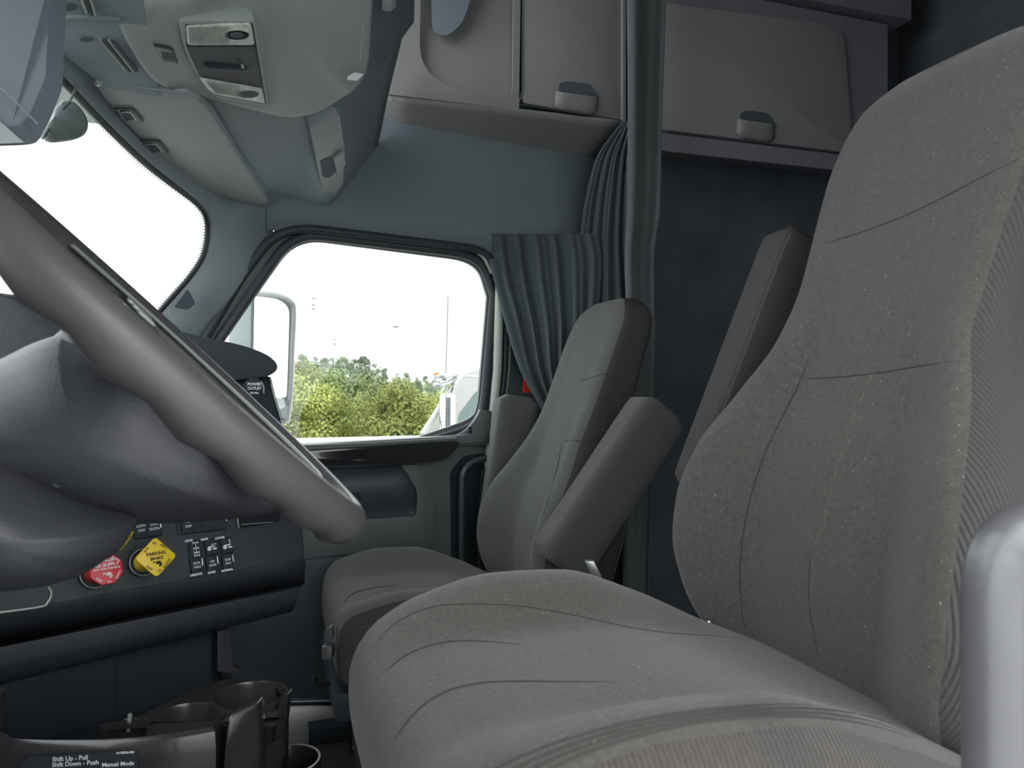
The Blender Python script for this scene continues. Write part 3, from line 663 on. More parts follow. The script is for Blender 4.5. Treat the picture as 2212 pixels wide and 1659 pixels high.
# dark undercut band below the face, and lower knee bolster
A_ = [PP(-200, 1362), PP(659, 1206)]
def R2(l0, l1, n=14): return [l0.lerp(l1, i / n) for i in range(n + 1)]
b1 = [U(-200, 1432, 1.02), U(655, 1262, 1.39)]
rows = [R2(A_[0], A_[1]), R2(*b1)]
for r in rows: r.append(r[-1] + V(-0.03, 0.06, 0)); r.append(r[-1] + V(-0.05, 0.12, 0.0))
obj('undercut', grid(rows), M['dash2'], db, solid=0.004)
kb = [R2(U(-200, 1428, 1.03), U(655, 1258, 1.40)), R2(U(-200, 1438, .985), U(652, 1268, 1.365)), R2(U(-200, 1475, .98), U(645, 1290, 1.36)), R2(U(-200, 1515, .985), U(636, 1312, 1.365)), R2(U(-200, 1530, 1.01), U(630, 1322, 1.39)), R2(U(-200, 1500, 1.25), U(630, 1320, 1.6))]
for r in kb: r.append(r[-1] + V(-0.03, 0.05, 0)); r.append(r[-1] + V(-0.06, 0.12, 0.0))
obj('knee_bolster', grid(kb), M['dash2'], db, angle=60)
# lower storage recess back wall, behind the tray
rb = [PL(-200, 1480, E2 - pnh * 0.10, pnh), PL(480, 1350, E2 - pnh * 0.10, pnh), PL(480, 1560, E2 - pnh * 0.10, pnh), PL(-200, 1700, E2 - pnh * 0.10, pnh)]
obj('recess_back', prism(rb, -pnh * 0.01), M['black'], db, smooth=False)
g0 = PL(252, 1440, E2 - pnh * 0.098, pnh); g1_ = PL(252, 1540, E2 - pnh * 0.098, pnh)
obj('recess_line', tube([g0, g1_], 0.0015, 6), M['dash2'], db)
# upper stack: side and hood
up = [PP(-100, 700, -0.20), PP(583, 812, -0.10), PP(606, 905, -0.065), PP(640, 1045, -0.01), PP(-100, 1045, -0.01)]
up = [U(-100, 820, 1.32), U(583, 812, 1.52), U(607, 905, 1.48), U(652, 1085, 1.42), U(-100, 1085, 1.1)]
obj('centre_stack', prism(up, V(-0.10, 0.14, 0)), M['dash'], db, bevel=0.004)
obj('lit_stack_edge', tube([U(583, 815, 1.51), U(594, 860, 1.49), U(608, 905, 1.47)], 0.0022, 6), M['satin'], db)  # silver tube paints the light caught along the stack's edge
hd = fillet([U(-60, 690, 1.42), U(300, 690, 1.45), U(440, 728, 1.47), U(520, 743, 1.48), U(575, 762, 1.49), U(600, 782, 1.49), U(602, 800, 1.49), U(582, 814, 1.485), U(440, 830, 1.46), U(-60, 830, 1.40)], [0, .01, .02, .03, .03, .02, .01, .01, 0, 0], 4)
obj('dash_hood', prism(hd, V(-0.13, 0.20, 0.0)), M['black'], db, bevel=0.005)
pk = U(548, 838, 1.44); pd = (CAM - pk).normalized()
obj('power_outlet_cap', join(tube([pk, pk + pd * 0.012], 0.020, 20)), M['black'], db, bevel=0.002)
for s, yy, sz in (('POWER', 830, .0075), ('OUTLET', 839, .0075), ('12V 20A', 849, .0048)):
    obj('outlet_lettering', text(s, sz, U(549, yy, 1.425), RT, UP, bold=0.0002), M['white'], bpy.data.objects['power_outlet_cap'], smooth=False)
obj('cap_rim', tube([U(564, 824, 1.42), U(570, 836, 1.42), U(570, 850, 1.42)], 0.0014, 6), M['satin'], db)
# instrument hood on the driver side
ih = [U(-120, 610, 0.98), U(0, 632, 1.0), U(60, 640, 1.01), U(92, 650, 1.02), U(150, 725, 1.0), U(200, 800, 0.98), U(200, 900, 0.95), U(-120, 900, 0.9)]
obj('instrument_hood', prism(fillet(ih, [0, .01, .02, .01, .01, 0, 0, 0]), V(-0.12, 0.18, 0.01)), M['dash'], db, bevel=0.004)
# switches
def quadpanel(cxp, cyp, wpx, hpx, off=0.0):
    p = PP(cxp, cyp, off); s = (PP(cxp + 1, cyp, off) - p).length
    return p, s
def switch(cxp, cyp, w_, h_, label_txt=None, sz=0.0058, m='black', lever=False, sym=None):
    p = PP(cxp, cyp, 0.0005)
    o = obj('rocker_switch', box(p + pn * 0.003, (w_, h_, 0.007), (ex, pu, pn)), M[m], db, bevel=0.0015)
    sd_ = obj('switch_edge', tube([p + ex * (w_ * .46) + pu * (h_ * .42) + pn * .0065, p + ex * (w_ * .46) - pu * (h_ * .42) + pn * .0065], 0.0007, 6), M['dash'], o)
    if lever:
        obj('lock_slider', box(p + ex * (w_ * .42) + pu * (h_ * .15) + pn * 0.009, (0.0028, h_ * .55, 0.004), (ex, pu, pn)), M['metal'], o, bevel=0.0008)
    if label_txt:
        for k, t_ in enumerate(label_txt):
            obj('lettering', text(t_, sz, p + pn * 0.0072 + pu * (sz * 0.62 * (1 if k == 0 else -1) * (len(label_txt) > 1)), ex, pu, bold=0.0001), M['white'], o, smooth=False)
    if sym == 'axle':
        q = p + pn * 0.0072; parts = []
        for yy in (.010, .001, -.006, -.011):
            parts.append(box(q + pu * yy, (0.008, 0.0012, .0004), (ex, pu, pn))); parts.append(box(q + pu * yy - ex * .004, (0.001, 0.004, .0004), (ex, pu, pn))); parts.append(box(q + pu * yy + ex * .004, (0.001, 0.004, .0004), (ex, pu, pn)))
        parts.append(box(q, (0.0009, 0.022, .0004), (ex, pu, pn))); obj('symbol', join(*parts), M['white'], o, smooth=False)
    if sym in ('slide', 'susp'):
        q = p + pn * 0.0072; parts = [prism([q + ex * (-.0045 + .0035 * math.cos(a_)) + pu * (-.002 + .0035 * math.sin(a_)) for a_ in [i * .7854 for i in range(8)]], pn * .0004)]
        parts.append(box(q + pu * .001, (0.011, 0.0022, .0004), (ex, pu, pn)))
        for xx in (.003, .0065): parts.append(prism([q + ex * (xx + .0018 * math.cos(a_)) + pu * (-.003 + .0018 * math.sin(a_)) for a_ in [i * .7854 for i in range(8)]], pn * .0004))
        if sym == 'susp': parts.append(box(q + ex * .005 + pu * .006, (0.0012, 0.008, .0004), (ex, pu, pn))); parts.append(box(q + ex * .005 + pu * .009, (0.004, 0.0012, .0004), (ex, pu, pn)))
        else: parts.append(box(q + ex * .004 + pu * .0045, (0.009, 0.0012, .0004), (ex, pu, pn)))
        obj('symbol', join(*parts), M['white'], o, smooth=False)
    return o
def bezel(pix, off=0.0):
    return obj('switch_bezel', prism(fillet([PP(a_, b_, 0.002) for a_, b_ in pix], .003), -pn * 0.004), M['black'], db, bevel=0.001)
bezel([(286, 1126), (346, 1120), (352, 1158), (292, 1166)])
bezel([(376, 1112), (484, 1100), (488, 1146), (384, 1156)])
bezel([(402, 1168), (500, 1158), (506, 1236), (414, 1250)])
switch(302, 1143, .021, .030, ['LOW', 'OFF'], .0060)
switch(330, 1139, .021, .030, ['ENG', 'SHDN'], .0060, lever=True)
switch(403, 1134, .021, .030, ['HSA', 'OFF'], .0060)
switch(427, 1131, .020, .030); switch(450, 1128, .020, .030); switch(473, 1125, .020, .030, lever=True)
for k, (tp, s_, md, bt_) in enumerate((('LOCK', 'axle', ('INTR', 'AXLE'), 'UNLOCK'), ('SLIDE', 'slide', ('AIR', 'SLIDE'), 'LOCK'), ('LOWER', 'susp', ('SUSP', 'HGT'), 'NORMAL'))):
    cx_ = 421 + 33.5 * k; 
    switch(cx_ - 1, 1187 - 3.4 * k, .019, .024, None, sym=s_)
    switch(cx_ + 1, 1222 - 4.0 * k, .019, .024, md, .0050, lever=True)
    obj('switch_lettering', text(tp, .0048, PP(cx_ - 13, 1168 - 3 * k, .0075), ex, pu, bold=.0003), M['white'], db, smooth=False)
    obj('switch_lettering', text(bt_, .0048, PP(cx_ + 3, 1241 - 4.7 * k, .0075), ex, pu, bold=.0003), M['white'], db, smooth=False)
dsp = obj('display', prism(fillet([PP(516, 1090, .001), PP(610, 1084, .001), PP(602, 1128, .001), PP(516, 1142, .001)], .004), pn * .003), M['gloss'], db)
obj('display_edge', tube([PP(510, 1100, .005), PP(516, 1141, .005)], .0012, 6), M['satin'], dsp)
obj('display_edge', tube([PP(522, 1133, .005), PP(590, 1128, .005)], .0007, 6), M['satin'], dsp)
# parking brake knob
def knob(bx, by, off, name, m, shape, lab):
    b_ = PP(bx, by, 0); rg = obj('knob_collar', tube([b_, b_ + pn * 0.012], 0.021, 24), M['black'], db, bevel=0.003)
    obj('collar_ring', tube([b_ + pn * .013 + ex * (.0205 * math.cos(a_)) + pu * (.0205 * math.sin(a_)) for a_ in [i * math.pi / 12 for i in range(24)]], .0009, 6, True), M['satin'], rg)
    top = b_ + pn * off
    k = obj(name, join(tube([b_ + pn * .008, b_ + pn * (off * .55), top - pn * .002], [0.0155, 0.0115, 0.0135], 20), prism(fillet([top + ex * x_ + pu * y_ for x_, y_ in shape], .006 if len(shape) == 4 else .003, 4), pn * .006)), M[m], db, bevel=0.0015, label=lab)
    return k, top + pn * 0.0068
rot = lambda pts, a_: [(x * math.cos(a_) - y * math.sin(a_), x * math.sin(a_) + y * math.cos(a_)) for x, y in pts]
s_ = 0.0215
kd, kt = knob(304, 1217, 0.058, 'parking_brake_knob', 'yellow', rot([(-s_, -s_), (s_, -s_), (s_, s_), (-s_, s_)], math.radians(40)), 'yellow diamond-shaped knob')
obj('knob_lettering', text('PARKING', .0068, kt + pu * .0050, ex, pu, bold=.0002), M['ink'], kd, smooth=False)
obj('knob_lettering', text('BRAKE', .0062, kt - pu * .0022, ex, pu, bold=.0002), M['ink'], kd, smooth=False)
def rtext(s, sz, r_, ang, tilt_, m, par, top):
    e1 = ex * math.cos(tilt_) + pu * math.sin(tilt_); e2 = -ex * math.sin(tilt_) + pu * math.cos(tilt_)
    obj('knob_lettering', text(s, sz, top + ex * (r_ * math.cos(ang)) + pu * (r_ * math.sin(ang)), e1, e2, bold=.0001), M[m], par, smooth=False)
rtext('PULL', .0044, .0185, math.radians(135), math.radians(50), 'ink', kd, kt)
rtext('TO', .0044, .0205, math.radians(92), 0, 'ink', kd, kt)
rtext('APPLY', .0044, .0185, math.radians(48), math.radians(-42), 'ink', kd, kt)
rtext('PUSH', .0044, .0190, math.radians(-130), math.radians(-40), 'ink', kd, kt)
rtext('TO', .0044, .0210, math.radians(-85), math.radians(10), 'ink', kd, kt)
rtext('RELEASE', .0044, .0185, math.radians(-42), math.radians(52), 'ink', kd, kt)
def emblem(par, top, m):
    obj('emblem', join(text('bendix', .0040, top - pu * .0078, ex, pu, bold=.0004), tube(catmull([top - pu * .0100 - ex * .001 + pn * .0002, top - pu * .0102 + ex * .004 + pn * .0002, top - pu * .0125 + ex * .0055 + pn * .0002, top - pu * .0140 + ex * .002 + pn * .0002], 4), .0012, 6)), M[m], par, smooth=False)
emblem(kd, kt, 'ink')
oct_ = [(0.0235 * math.cos(math.radians(22.5 + 45 * i)), 0.0235 * math.sin(math.radians(22.5 + 45 * i))) for i in range(8)]
kr, kt2 = knob(200, 1242, 0.056, 'air_supply_knob', 'red', oct_, 'red octagonal knob')
obj('knob_lettering', text('TRAILER', .0062, kt2 + pu * .0120, ex, pu, bold=.0002), M['white'], kr, smooth=False)
obj('knob_lettering', text('AIR SUPPLY', .0066, kt2 + pu * .0055, ex, pu, bold=.0002), M['white'], kr, smooth=False)
obj('knob_lettering', text('NOT FOR PARKING', .0040, kt2 + pu * .0002, ex, pu, bold=.0001), M['white'], kr, smooth=False)
emblem(kr, kt2 + pu * .001, 'white')
rtext('PUSH', .0040, .0180, math.radians(-130), math.radians(-40), 'white', kr, kt2)
rtext('TO', .0040, .0190, math.radians(-85), math.radians(8), 'white', kr, kt2)
rtext('SUPPLY', .0040, .0180, math.radians(-35), math.radians(58), 'white', kr, kt2)
rtext('EVACUATE', .0036, .0180, math.radians(50), math.radians(-42), 'white', kr, kt2)
# curved bezel highlight painted as a bright tube at far left of the panel
obj('bezel_highlight', tube(catmull([PP(104, 1268, .004), PP(111, 1280, .004), PP(104, 1300, .004), PP(80, 1312, .004), PP(-60, 1330, .004)], 5), .0016, 6), M['satin'], db)

# ================================================================== CUP HOLDER TRAY
tr = empty('cup_holder_tray', PZ(300, 1600, 0.3), 'black moulded console tray with cup holders and shift sticker under the dashboard', 'cup holder tray')
zt_ = 0.420
def ringp(c, r, z, n=40, a0=0, a1=2 * math.pi): return [V(c.x + r * math.cos(a0 + (a1 - a0) * i / n), c.y + r * math.sin(a0 + (a1 - a0) * i / n), z) for i in range(n)]
def cup(c, r, ztop, depth, name='cup_holder', lip=0.006, par=tr, m='tray'):
    rows = [ringp(c, r + lip, ztop - depth), ringp(c, r + lip, ztop - 0.004), ringp(c, r + lip * .8, ztop), ringp(c, r + .001, ztop), ringp(c, r - .001, ztop - 0.004), ringp(c, r - 0.006, ztop - depth), ringp(c, 0.002, ztop - depth)]
    return obj(name, grid(rows, True), M[m], par, angle=50)
cA = PZ(402, 1548, zt_); cB = PZ(540, 1506, zt_)
cup(cA, 0.048, zt_, 0.10, lip=.004); cup(cB, 0.052, zt_ + 0.004, 0.10, lip=.005)
cC = PZ(622, 1640, 0.30); cup(cC, 0.046, 0.30, 0.10)
# tray front wall with rounded lip, following the photographed edge
zf = 0.437
fe = catmull([PZ(-150, 1560, zf), PZ(2, 1585, zf), PZ(30, 1598, zf), PZ(120, 1602, zf), PZ(230, 1600, zf), PZ(350, 1590, zf), PZ(460, 1572, zf)], 6)
fe = [p for p in fe]
fwd = V(0.35, -0.94, 0)
rows = [[p - fwd * .008 - UP * .05 for p in fe], [p - fwd * .004 for p in fe], [p + UP * .002 for p in fe], [p + fwd * .008 - UP * .002 for p in fe], [p + fwd * .012 - UP * .02 for p in fe], [p + fwd * .014 - UP * .14 for p in fe]]
fw_ = grid(rows); fo = obj('tray_front', fw_, M['tray'], tr, angle=50)
# tray floor and divider deck
obj('tray_floor', prism([PZ(-150, 1600, .355), PZ(460, 1610, .355), PZ(500, 1450, .355), PZ(-150, 1500, .355)], V(0, 0, -0.01)), M['black'], tr, smooth=False)
deck = fillet([PZ(195, 1590, .40), PZ(290, 1545, .42), PZ(420, 1475, .424), PZ(500, 1452, .424), PZ(585, 1462, .424), PZ(620, 1500, .424), PZ(600, 1570, .41), PZ(465, 1580, .40)], .02, 4)
deck = [V(p.x, p.y, .415) for p in deck]
holes = [ringp(cA, 0.048, .415, 36), ringp(cB, 0.052, .415, 36)]
obj('tray_deck', hole_plate(deck, holes, V(0, 0, -0.006)), M['tray'], tr, smooth=False)
obj('divider_rib', tube([PZ(281, 1542, .425), PZ(277, 1580, .40)], .003, 8), M['satin'], tr)
obj('divider_wedge', prism([PZ(283, 1545, .42), PZ(350, 1578, .40), PZ(212, 1582, .40)], V(0, 0.01, -0.02)), M['tray'], tr, bevel=.002)
# outer cup wall posts
zq = .43
pw = [U(497, 1560, 1.02), U(556, 1520, 1.06), U(600, 1500, 1.08)]
obj('cup_bracket', prism(fillet([U(492, 1548, 1.02), U(556, 1520, 1.04), U(562, 1620, 1.04), U(560, 1750, 1.03), U(478, 1750, 1.01), U(484, 1640, 1.01)], [.006, .006, 0, 0, 0, 0]), FW * 0.03), M['tray'], tr, bevel=.004)
obj('rear_post', prism(fillet([U(604, 1508, 1.09), U(624, 1498, 1.10), U(612, 1592, 1.10), U(592, 1604, 1.09)], [.003] * 4), FW * 0.02), M['tray'], tr, bevel=.003)
obj('tray_side', prism([U(556, 1628, 1.05), U(612, 1590, 1.09), U(616, 1620, 1.09), U(590, 1740, 1.08), U(540, 1740, 1.05)], FW * 0.02), M['tray'], tr, bevel=.004)
obj('support_post', prism(fillet([U(470, 1364, 1.30), U(495, 1358, 1.32), U(494, 1438, 1.32), U(526, 1446, 1.32), U(508, 1455, 1.30), U(470, 1450, 1.30)], [0, 0, .006, .004, .004, 0]), V(-0.01, 0.03, 0)), M['shroud'], tr, bevel=.003)
obj('side_wall', tube([U(4, 1490, .98), U(2, 1570, 1.0), U(14, 1590, 1.01)], .004, 8), M['tray'], tr)
# sticker on tray front
bf = bvh_of(fw_)
stp = [PL(a_, b_, PZ(230, 1625, 0.37), fwd) for a_, b_ in ((46, 1652), (60, 1636), (285, 1622), (296, 1632), (296, 1760), (46, 1760))]
fo_off = fwd * 0.004
_c = PZ(290, 1596, zf) - PZ(50, 1600, zf); _n = V(_c.y, -_c.x, 0).normalized(); fwd = _n if _n.dot(CAM - PZ(200, 1600, zf)) > 0 else -_n
def ST(px, py, off=0.0): return PL(px, py, PZ(170, 1600, zf) + fwd * (0.019 + off), fwd)
stk = obj('instruction_sticker', prism(fillet([ST(46, 1654), ST(60, 1636), ST(286, 1622), ST(298, 1634), ST(298, 1780), ST(46, 1780)], .003), fwd * .0006), M['black'], tr, smooth=False)
sx = V(0.94, 0.35, 0); 
def sttext(s, px, py, sz, bold=.00012): 
    obj('sticker_lettering', text(s, sz, ST(px, py, .0008), (ST(285, 1622) - ST(60, 1636)), UP, 'LEFT', bold), M['white'], stk, smooth=False)
sttext('Shift Up - Pull', 113, 1641, .0080); sttext('Shift Down - Push', 112, 1653, .0080); sttext('Manual Mode', 220, 1653, .0074); sttext('24-00026-000', 251, 1627, .0040)

# ================================================================== STEERING WHEEL AND COLUMN
wn = V(0.70, 0, 0.714).normalized(); swc = V(-0.080, 0.70, 0.937) - wn * 0.010; wt = V(0.714, 0, -0.70).normalized(); wy = V(0, 1, 0)
sw = empty('steering_wheel', swc, 'thick grey steering wheel seen edge-on in the left foreground', 'steering wheel')
def W(r, a_, h=0): return swc + wt * (r * math.cos(a_)) + wy * (r * math.sin(a_)) + wn * h
rim = []; rr = []
for i in range(96):
    a_ = 2 * math.pi * i / 96; rim.append(W(0.218, a_)); 
rimg = []
for i in range(96):
    a_ = 2 * math.pi * i / 96; wob = 0.0028 * math.sin(24 * a_)
    row = []
    for k in range(16):
        t_ = 2 * math.pi * k / 16
        under = -1 if math.sin(t_) < 0 else 0
        row.append(W(0.218 + (0.0170) * math.cos(t_), a_, (0.0185 + (wob if under else 0)) * math.sin(t_)))
    rimg.append(row)
rimg.append(rimg[0])
obj('rim', grid(rimg, True), M['wheel'], sw, angle=80)
obj('rim_seam', tube([W(0.218 - 0.008, 2 * math.pi * i / 96, 0.0158) for i in range(96)], 0.0009, 6, True), M['shroud'], sw)
def spoke(a_, wd, name='spoke'):
    rows = []
    for k in range(9):
        t_ = k / 8; r_ = 0.045 + (0.208 - 0.045) * t_; w_ = wd * (1.0 - 0.35 * math.sin(math.pi * t_)); h_ = -0.035 + 0.033 * t_
        row = []
        for j in range(12):
            b_ = 2 * math.pi * j / 12; rad = W(r_, a_, h_)
            tang = (-wt * math.sin(a_) + wy * math.cos(a_))
            row.append(rad + tang * (w_ * math.cos(b_)) + wn * (0.010 * math.sin(b_)))
        rows.append(row)
    return obj(name, grid(rows, True, True), M['shroud'], sw, angle=60)
for a_ in (math.radians(35), math.radians(-35), math.radians(112), math.radians(-95)): spoke(a_, 0.026)
# control pods on far spokes
for a_ in (math.radians(112), math.radians(-95)):
    pd_ = obj('control_pod', prism(fillet([W(0.10, a_ - .28, .004), W(0.185, a_ - .17, .004), W(0.185, a_ + .17, .004), W(0.10, a_ + .28, .004)], .015), -wn * 0.016), M['gloss'], sw, bevel=.004)
    for q in (.115, .14, .165): obj('button', prism(fillet([W(q - .009, a_ - .10, .006), W(q + .009, a_ - .08, .006), W(q + .009, a_ + .08, .006), W(q - .009, a_ + .10, .006)], .004), wn * .003), M['satin'], pd_, bevel=.001)
rows = []
for r_, h_ in ((0.002, 0.008), (0.03, 0.007), (0.048, 0.0), (0.056, -0.016), (0.056, -0.05), (0.002, -0.05)):
    rows.append([W(r_ * (1 + .12 * math.cos(2 * 2 * math.pi * i / 40)), 2 * math.pi * i / 40, h_) for i in range(40)])
obj('hub', grid(rows, True), M['shroud'], sw)
obj('rim_highlight', tube([W(0.200 - .004, math.radians(20 + i * 3.0), 0.010) for i in range(40)], .0035, 8, flat=.6), M['satin'], sw)  # bright arc painted in for highlights on the far rim's inner edge
# column shroud
sc_ = empty('steering_column', swc - wn * 0.3, 'big blurred grey steering column cover below the wheel', 'steering column')
def colrows(spec, p=3.0, n=40, cshift=None):
    rows = []
    for h_, a0, a1, wyy, yo in spec:     # depth below wheel, extent up (-t), extent down (+t), half width
        row = []
        for i in range(n):
            c, s = supp(2 * math.pi * i / n, p)
            tt = (a0 + a1) / 2 + (a1 - a0) / 2 * c
            row.append(swc - wn * h_ + wt * tt + wy * (wyy * s + yo))
        rows.append(row)
    return rows
def pillow(name, pix, y0, ynear, yfar, m, par, crown=0.9):
    out = catmull([PY(a_, b_, y0) for a_, b_ in pix], 5, True); c_ = sum(out, V(0, 0, 0)) / len(out); rows = []
    def ringat(f, y): return [V(c_.x + (p.x - c_.x) * f, y, c_.z + (p.z - c_.z) * f) for p in out]
    for f in (.04, .3, .55, .75, .88, .96): rows.append(ringat(f, y0 + (ynear - y0) * (1 - f ** 2.6) ** .7))
    rows.append(out)
    for f in (.97, .9, .78, .6, .04): rows.append(ringat(f, y0 + (yfar - y0) * (1 - f ** 3) ** .6))
    return obj(name, grid(rows, True, True), m, par, angle=75)
pillow('upper_shroud', [(-260, 900), (-120, 830), (0, 776), (70, 742), (135, 722), (170, 722), (330, 740), (470, 870), (585, 1000), (612, 1070), (600, 1100), (560, 1114), (430, 1126), (300, 1130), (180, 1120), (0, 1080), (-200, 1050)], .70, .60, .82, M['shroud'], sc_)
pillow('lower_cover', [(-260, 880), (-100, 920), (0, 985), (80, 1030), (170, 1080), (260, 1112), (288, 1126), (283, 1150), (262, 1186), (225, 1212), (183, 1238), (110, 1260), (0, 1272), (-200, 1280), (-320, 1100)], .62, .54, .80, M['shroud'], sc_)
obj('cover_screw', tube([U(128, 1038, .535), U(132, 1042, .56)], .005, 10), M['rubber'], sc_)
lv = obj('cover_tip_highlight', tube([U(292, 1127, .72), U(268, 1130, .70), U(225, 1148, .68)], [.001, .006, .003], 10), M['satin'], sc_)  # pale tube painted in for the lit tip of the column cover
obj('yellow_band', tube([U(286, 1148, .80), U(268, 1168, .80), U(258, 1188, .80)], [.0015, .004, .0015], 8), M['yellow'], sc_, label='thin yellow band')  # yellow tube beside the column cover, thickest at its middle

# ================================================================== SEATS
def make_seat(name, label, Y0, dz, fab, k_h, near, fx0):
    pb = 3.4 if near else 4.8
    hx = .010 if near else 0.0; yb_ = Y0 + (.019 if near else 0)
    s = empty(name, (0.35, Y0, 0), label, 'seat')
    # ---- cushion
    zc_ = pcurve([.07, .12, .20, .35, .50, .64], [.565, .595, .612, .612, .590, .56])
    zb_ = pcurve([.07, .12, .18, .28, .37, .48, .58, .64], [.575, .620, .653, .676, .672, .630, .575, .55])
    hw_ = pcurve([.07, .12, .20, .35, .50, .64], [.215, .245, .262, .268, .262, .235])
    def crow(x, f=1.0):
        zt, zb2, hw = zc_(x), zb_(x), hw_(x) * (0.93 + 0.07 * f); z0 = .465; zm = (z0 + .585) / 2 + .0; row = []
        for i in range(120):
            c_, s_ = supp(2 * math.pi * i / 120, 4.2); r = abs(c_)
            top = zt + (zb2 - zt) * sstep(.35, .86, r)
            z = zm + ((top - zm) * s_ if s_ > 0 else (zm - z0) * s_) * f
            row.append(V(x, Y0 + hw * c_, z + dz))
        return row
    xs = [x_ + fx0 for x_ in (.070, .0715, .075, .082, .092, .105)] + [.12 + fx0 + (.52 - fx0) * i / 34 for i in range(35)]
    fx = [0.05, .55, .74, .88, .96, 1.0] + [1.0] * 32 + [.96, .85, .6]
    rows = [crow(x, f) for x, f in zip(xs, fx)]
    vf = grid(rows, True, True); mi = []
    nu = 120
    for f in vf[1]:
        if len(f) > 4: mi.append(0); continue
        i = f[0] % nu; c_, s_ = supp(2 * math.pi * (i + .5) / nu, 4.2)
        mi.append(1 if (abs(c_) > .90 and s_ < 0.84) else 0)
    cu = obj('cushion', vf, [M[fab], M['ribx'] if near else M['sidec']], s, mi=mi, angle=80)
    bc = bvh_of(vf)
    # ---- backrest
    Z = [.535, .56, .62, .68, .74, .82, .90, .98, 1.05, 1.14, 1.22, 1.28, 1.32, 1.345]
    HW = [.185, .222, .243, .258, .260, .246, .210, .172, .163 + hx * .4, .163 + hx, .165 + hx * 1.2, .158 + hx, .135 + hx, .09 + hx]
    XF = [.630, .618, .612, .614, .622, .640, .672, .695, .716, .745, .772, .792, .806, .83]
    BO = [.02, .045, .070, .082, .085, .075, .055, .030, .015, .010, .008, .004, 0, 0]
    TK = [.04, .06, .075, .08, .085, .085, .08, .075, .07, .065, .062, .058, .050, .025]
    hwf, xff, bof, tkf = pcurve(Z, HW), pcurve(Z, XF), pcurve(Z, BO), pcurve(Z, TK)
    def ztr(z): return .54 + (z - .54) * k_h
    def brow(z, f=1.0):
        hw, xf, bo_, tk = hwf(z) * f, xff(z), bof(z), tkf(z); row = []; xm = xf + tk * .8
        for i in range(100):
            c_, s_ = supp(2 * math.pi * i / 100, pb)
            if s_ < 0: x = xm + (tk * .8) * s_ - bo_ * sstep(.38, .88, abs(c_)) * abs(s_) ** .5
            else: x = xm + tk * s_
            row.append(V(x, yb_ + hw * c_, ztr(z) + dz))
        return row
    zs = [.535 + (1.345 - .535) * i / 60 for i in range(61)]
    rows = [brow(.535, .5)] + [brow(z) for z in zs] + [brow(1.3455, .45)]
    vb_ = grid(rows, True, True); mi = []
    for f in vb_[1]:
        if len(f) > 4: mi.append(0); continue
        i = f[0] % 100; j = f[0] // 100; c_, s_ = supp(2 * math.pi * (i + .5) / 100, pb)
        mi.append(1 if (abs(c_) > ((.90 if c_ < 0 else .965) if near else .97) and s_ > ((-.93 if c_ < 0 else -.8) if near else (-.90 if c_ < 0 else -.3))) else 0)
    bk_ = obj('backrest', vb_, [M[fab], M['ribs'] if near else M['sidec']], s, mi=mi, angle=80)
    bb = bvh_of(vb_)
    # ---- base
    zb0 = .465 + dz
    obj('seat_pan', box((.36, Y0, zb0 - .03), (.46, .44, .06)), M['black'], s, bevel=.012)
    obj('pedestal', box((.38, Y0, (zb0 - .06) / 2), (.36, .34, zb0 - .06)), M['black'], s, bevel=.01)
    obj('base_rail', box((.36, Y0 - .20, .02), (.52, .05, .04)), M['black'], s, bevel=.004)
    obj('base_rail', box((.36, Y0 + .20, .02), (.52, .05, .04)), M['black'], s, bevel=.004)
    return s, cu, bk_, bc, bb
def armrest(parent, p0, p1, wid, th, yaw_y, m, side_m=None):
    """p0 bottom, p1 top (centre line), wid in the plane of travel, th lateral"""
    ax = (p1 - p0).normalized(); ly = V(0, 1, 0); fx = ax.cross(ly).normalized()
    L_ = (p1 - p0).length; rows = []
    for k in range(25):
        t = k / 24; f = min(1, (1 - abs(2 * t - 1) ** 20)) ** .5 * .999 + .001; row = []
        for i in range(48):
            c_, s_ = supp(2 * math.pi * i / 48, 5.5)
            row.append(p0 + ax * (L_ * t) + fx * (wid / 2 * c_ * (f * .3 + .7 if f > .1 else .6)) + ly * (th / 2 * s_ * (f * .35 + .65)))
        rows.append(row)
    vf = grid(rows, True, True)
    return obj('armrest', vf, m, parent, angle=70), vf

ds, dcu, dbk, dbc, dbb = make_seat('driver_seat', 'large grey cloth driver seat filling the right foreground', 0.70, 0.0, 'fabric', 0.965, True, 0.025)
ps, pcu, pbk, pbc, pbb = make_seat('passenger_seat', 'olive grey cloth passenger seat with armrests folded up, under the far window', 1.73, -0.185, 'fabric2', 0.94, False, 0.065)
# seams, driver
def seam(b, pix, par, r=.0009, m='seam', lift=.0002):
    P_ = onto(b, pix, lift)
    if len(P_) > 2: obj('seam', tube(P_, [r * min(1, .15 + 6 * i / len(P_), .15 + 4 * (len(P_) - 1 - i) / len(P_)) for i in range(len(P_))], 6), M[m], par)
seam(dbc, [(812, 1388), (850, 1350), (900, 1322), (960, 1307), (1040, 1305), (1120, 1309), (1220, 1325), (1400, 1362), (1560, 1375), (1650, 1385)], dcu)
seam(dbc, [(835, 1450), (870, 1420), (920, 1397), (980, 1385), (1050, 1386), (1130, 1393)], dcu, .0011)
seam(dbc, [(850, 1600), (880, 1560), (920, 1520), (970, 1492), (1040, 1476), (1120, 1472), (1220, 1473), (1330, 1472)], dcu, .0012)
for k in range(4): seam(dbc, [(1000 + 30 * k, 1700 + 8 * k), (1120 + 20 * k, 1638 + 10 * k), (1250 + 12 * k, 1590 + 10 * k), (1400 + 8 * k, 1552 + 9 * k), (1580, 1528 + 8 * k), (1750, 1522 + 9 * k), (1880, 1540 + 9 * k), (1980, 1580 + 6 * k)], dcu, .0012)
seam(dbb, [(1772, 528), (1850, 505), (1950, 468), (2050, 420), (2130, 378), (2205, 342)], dbk, .0010)
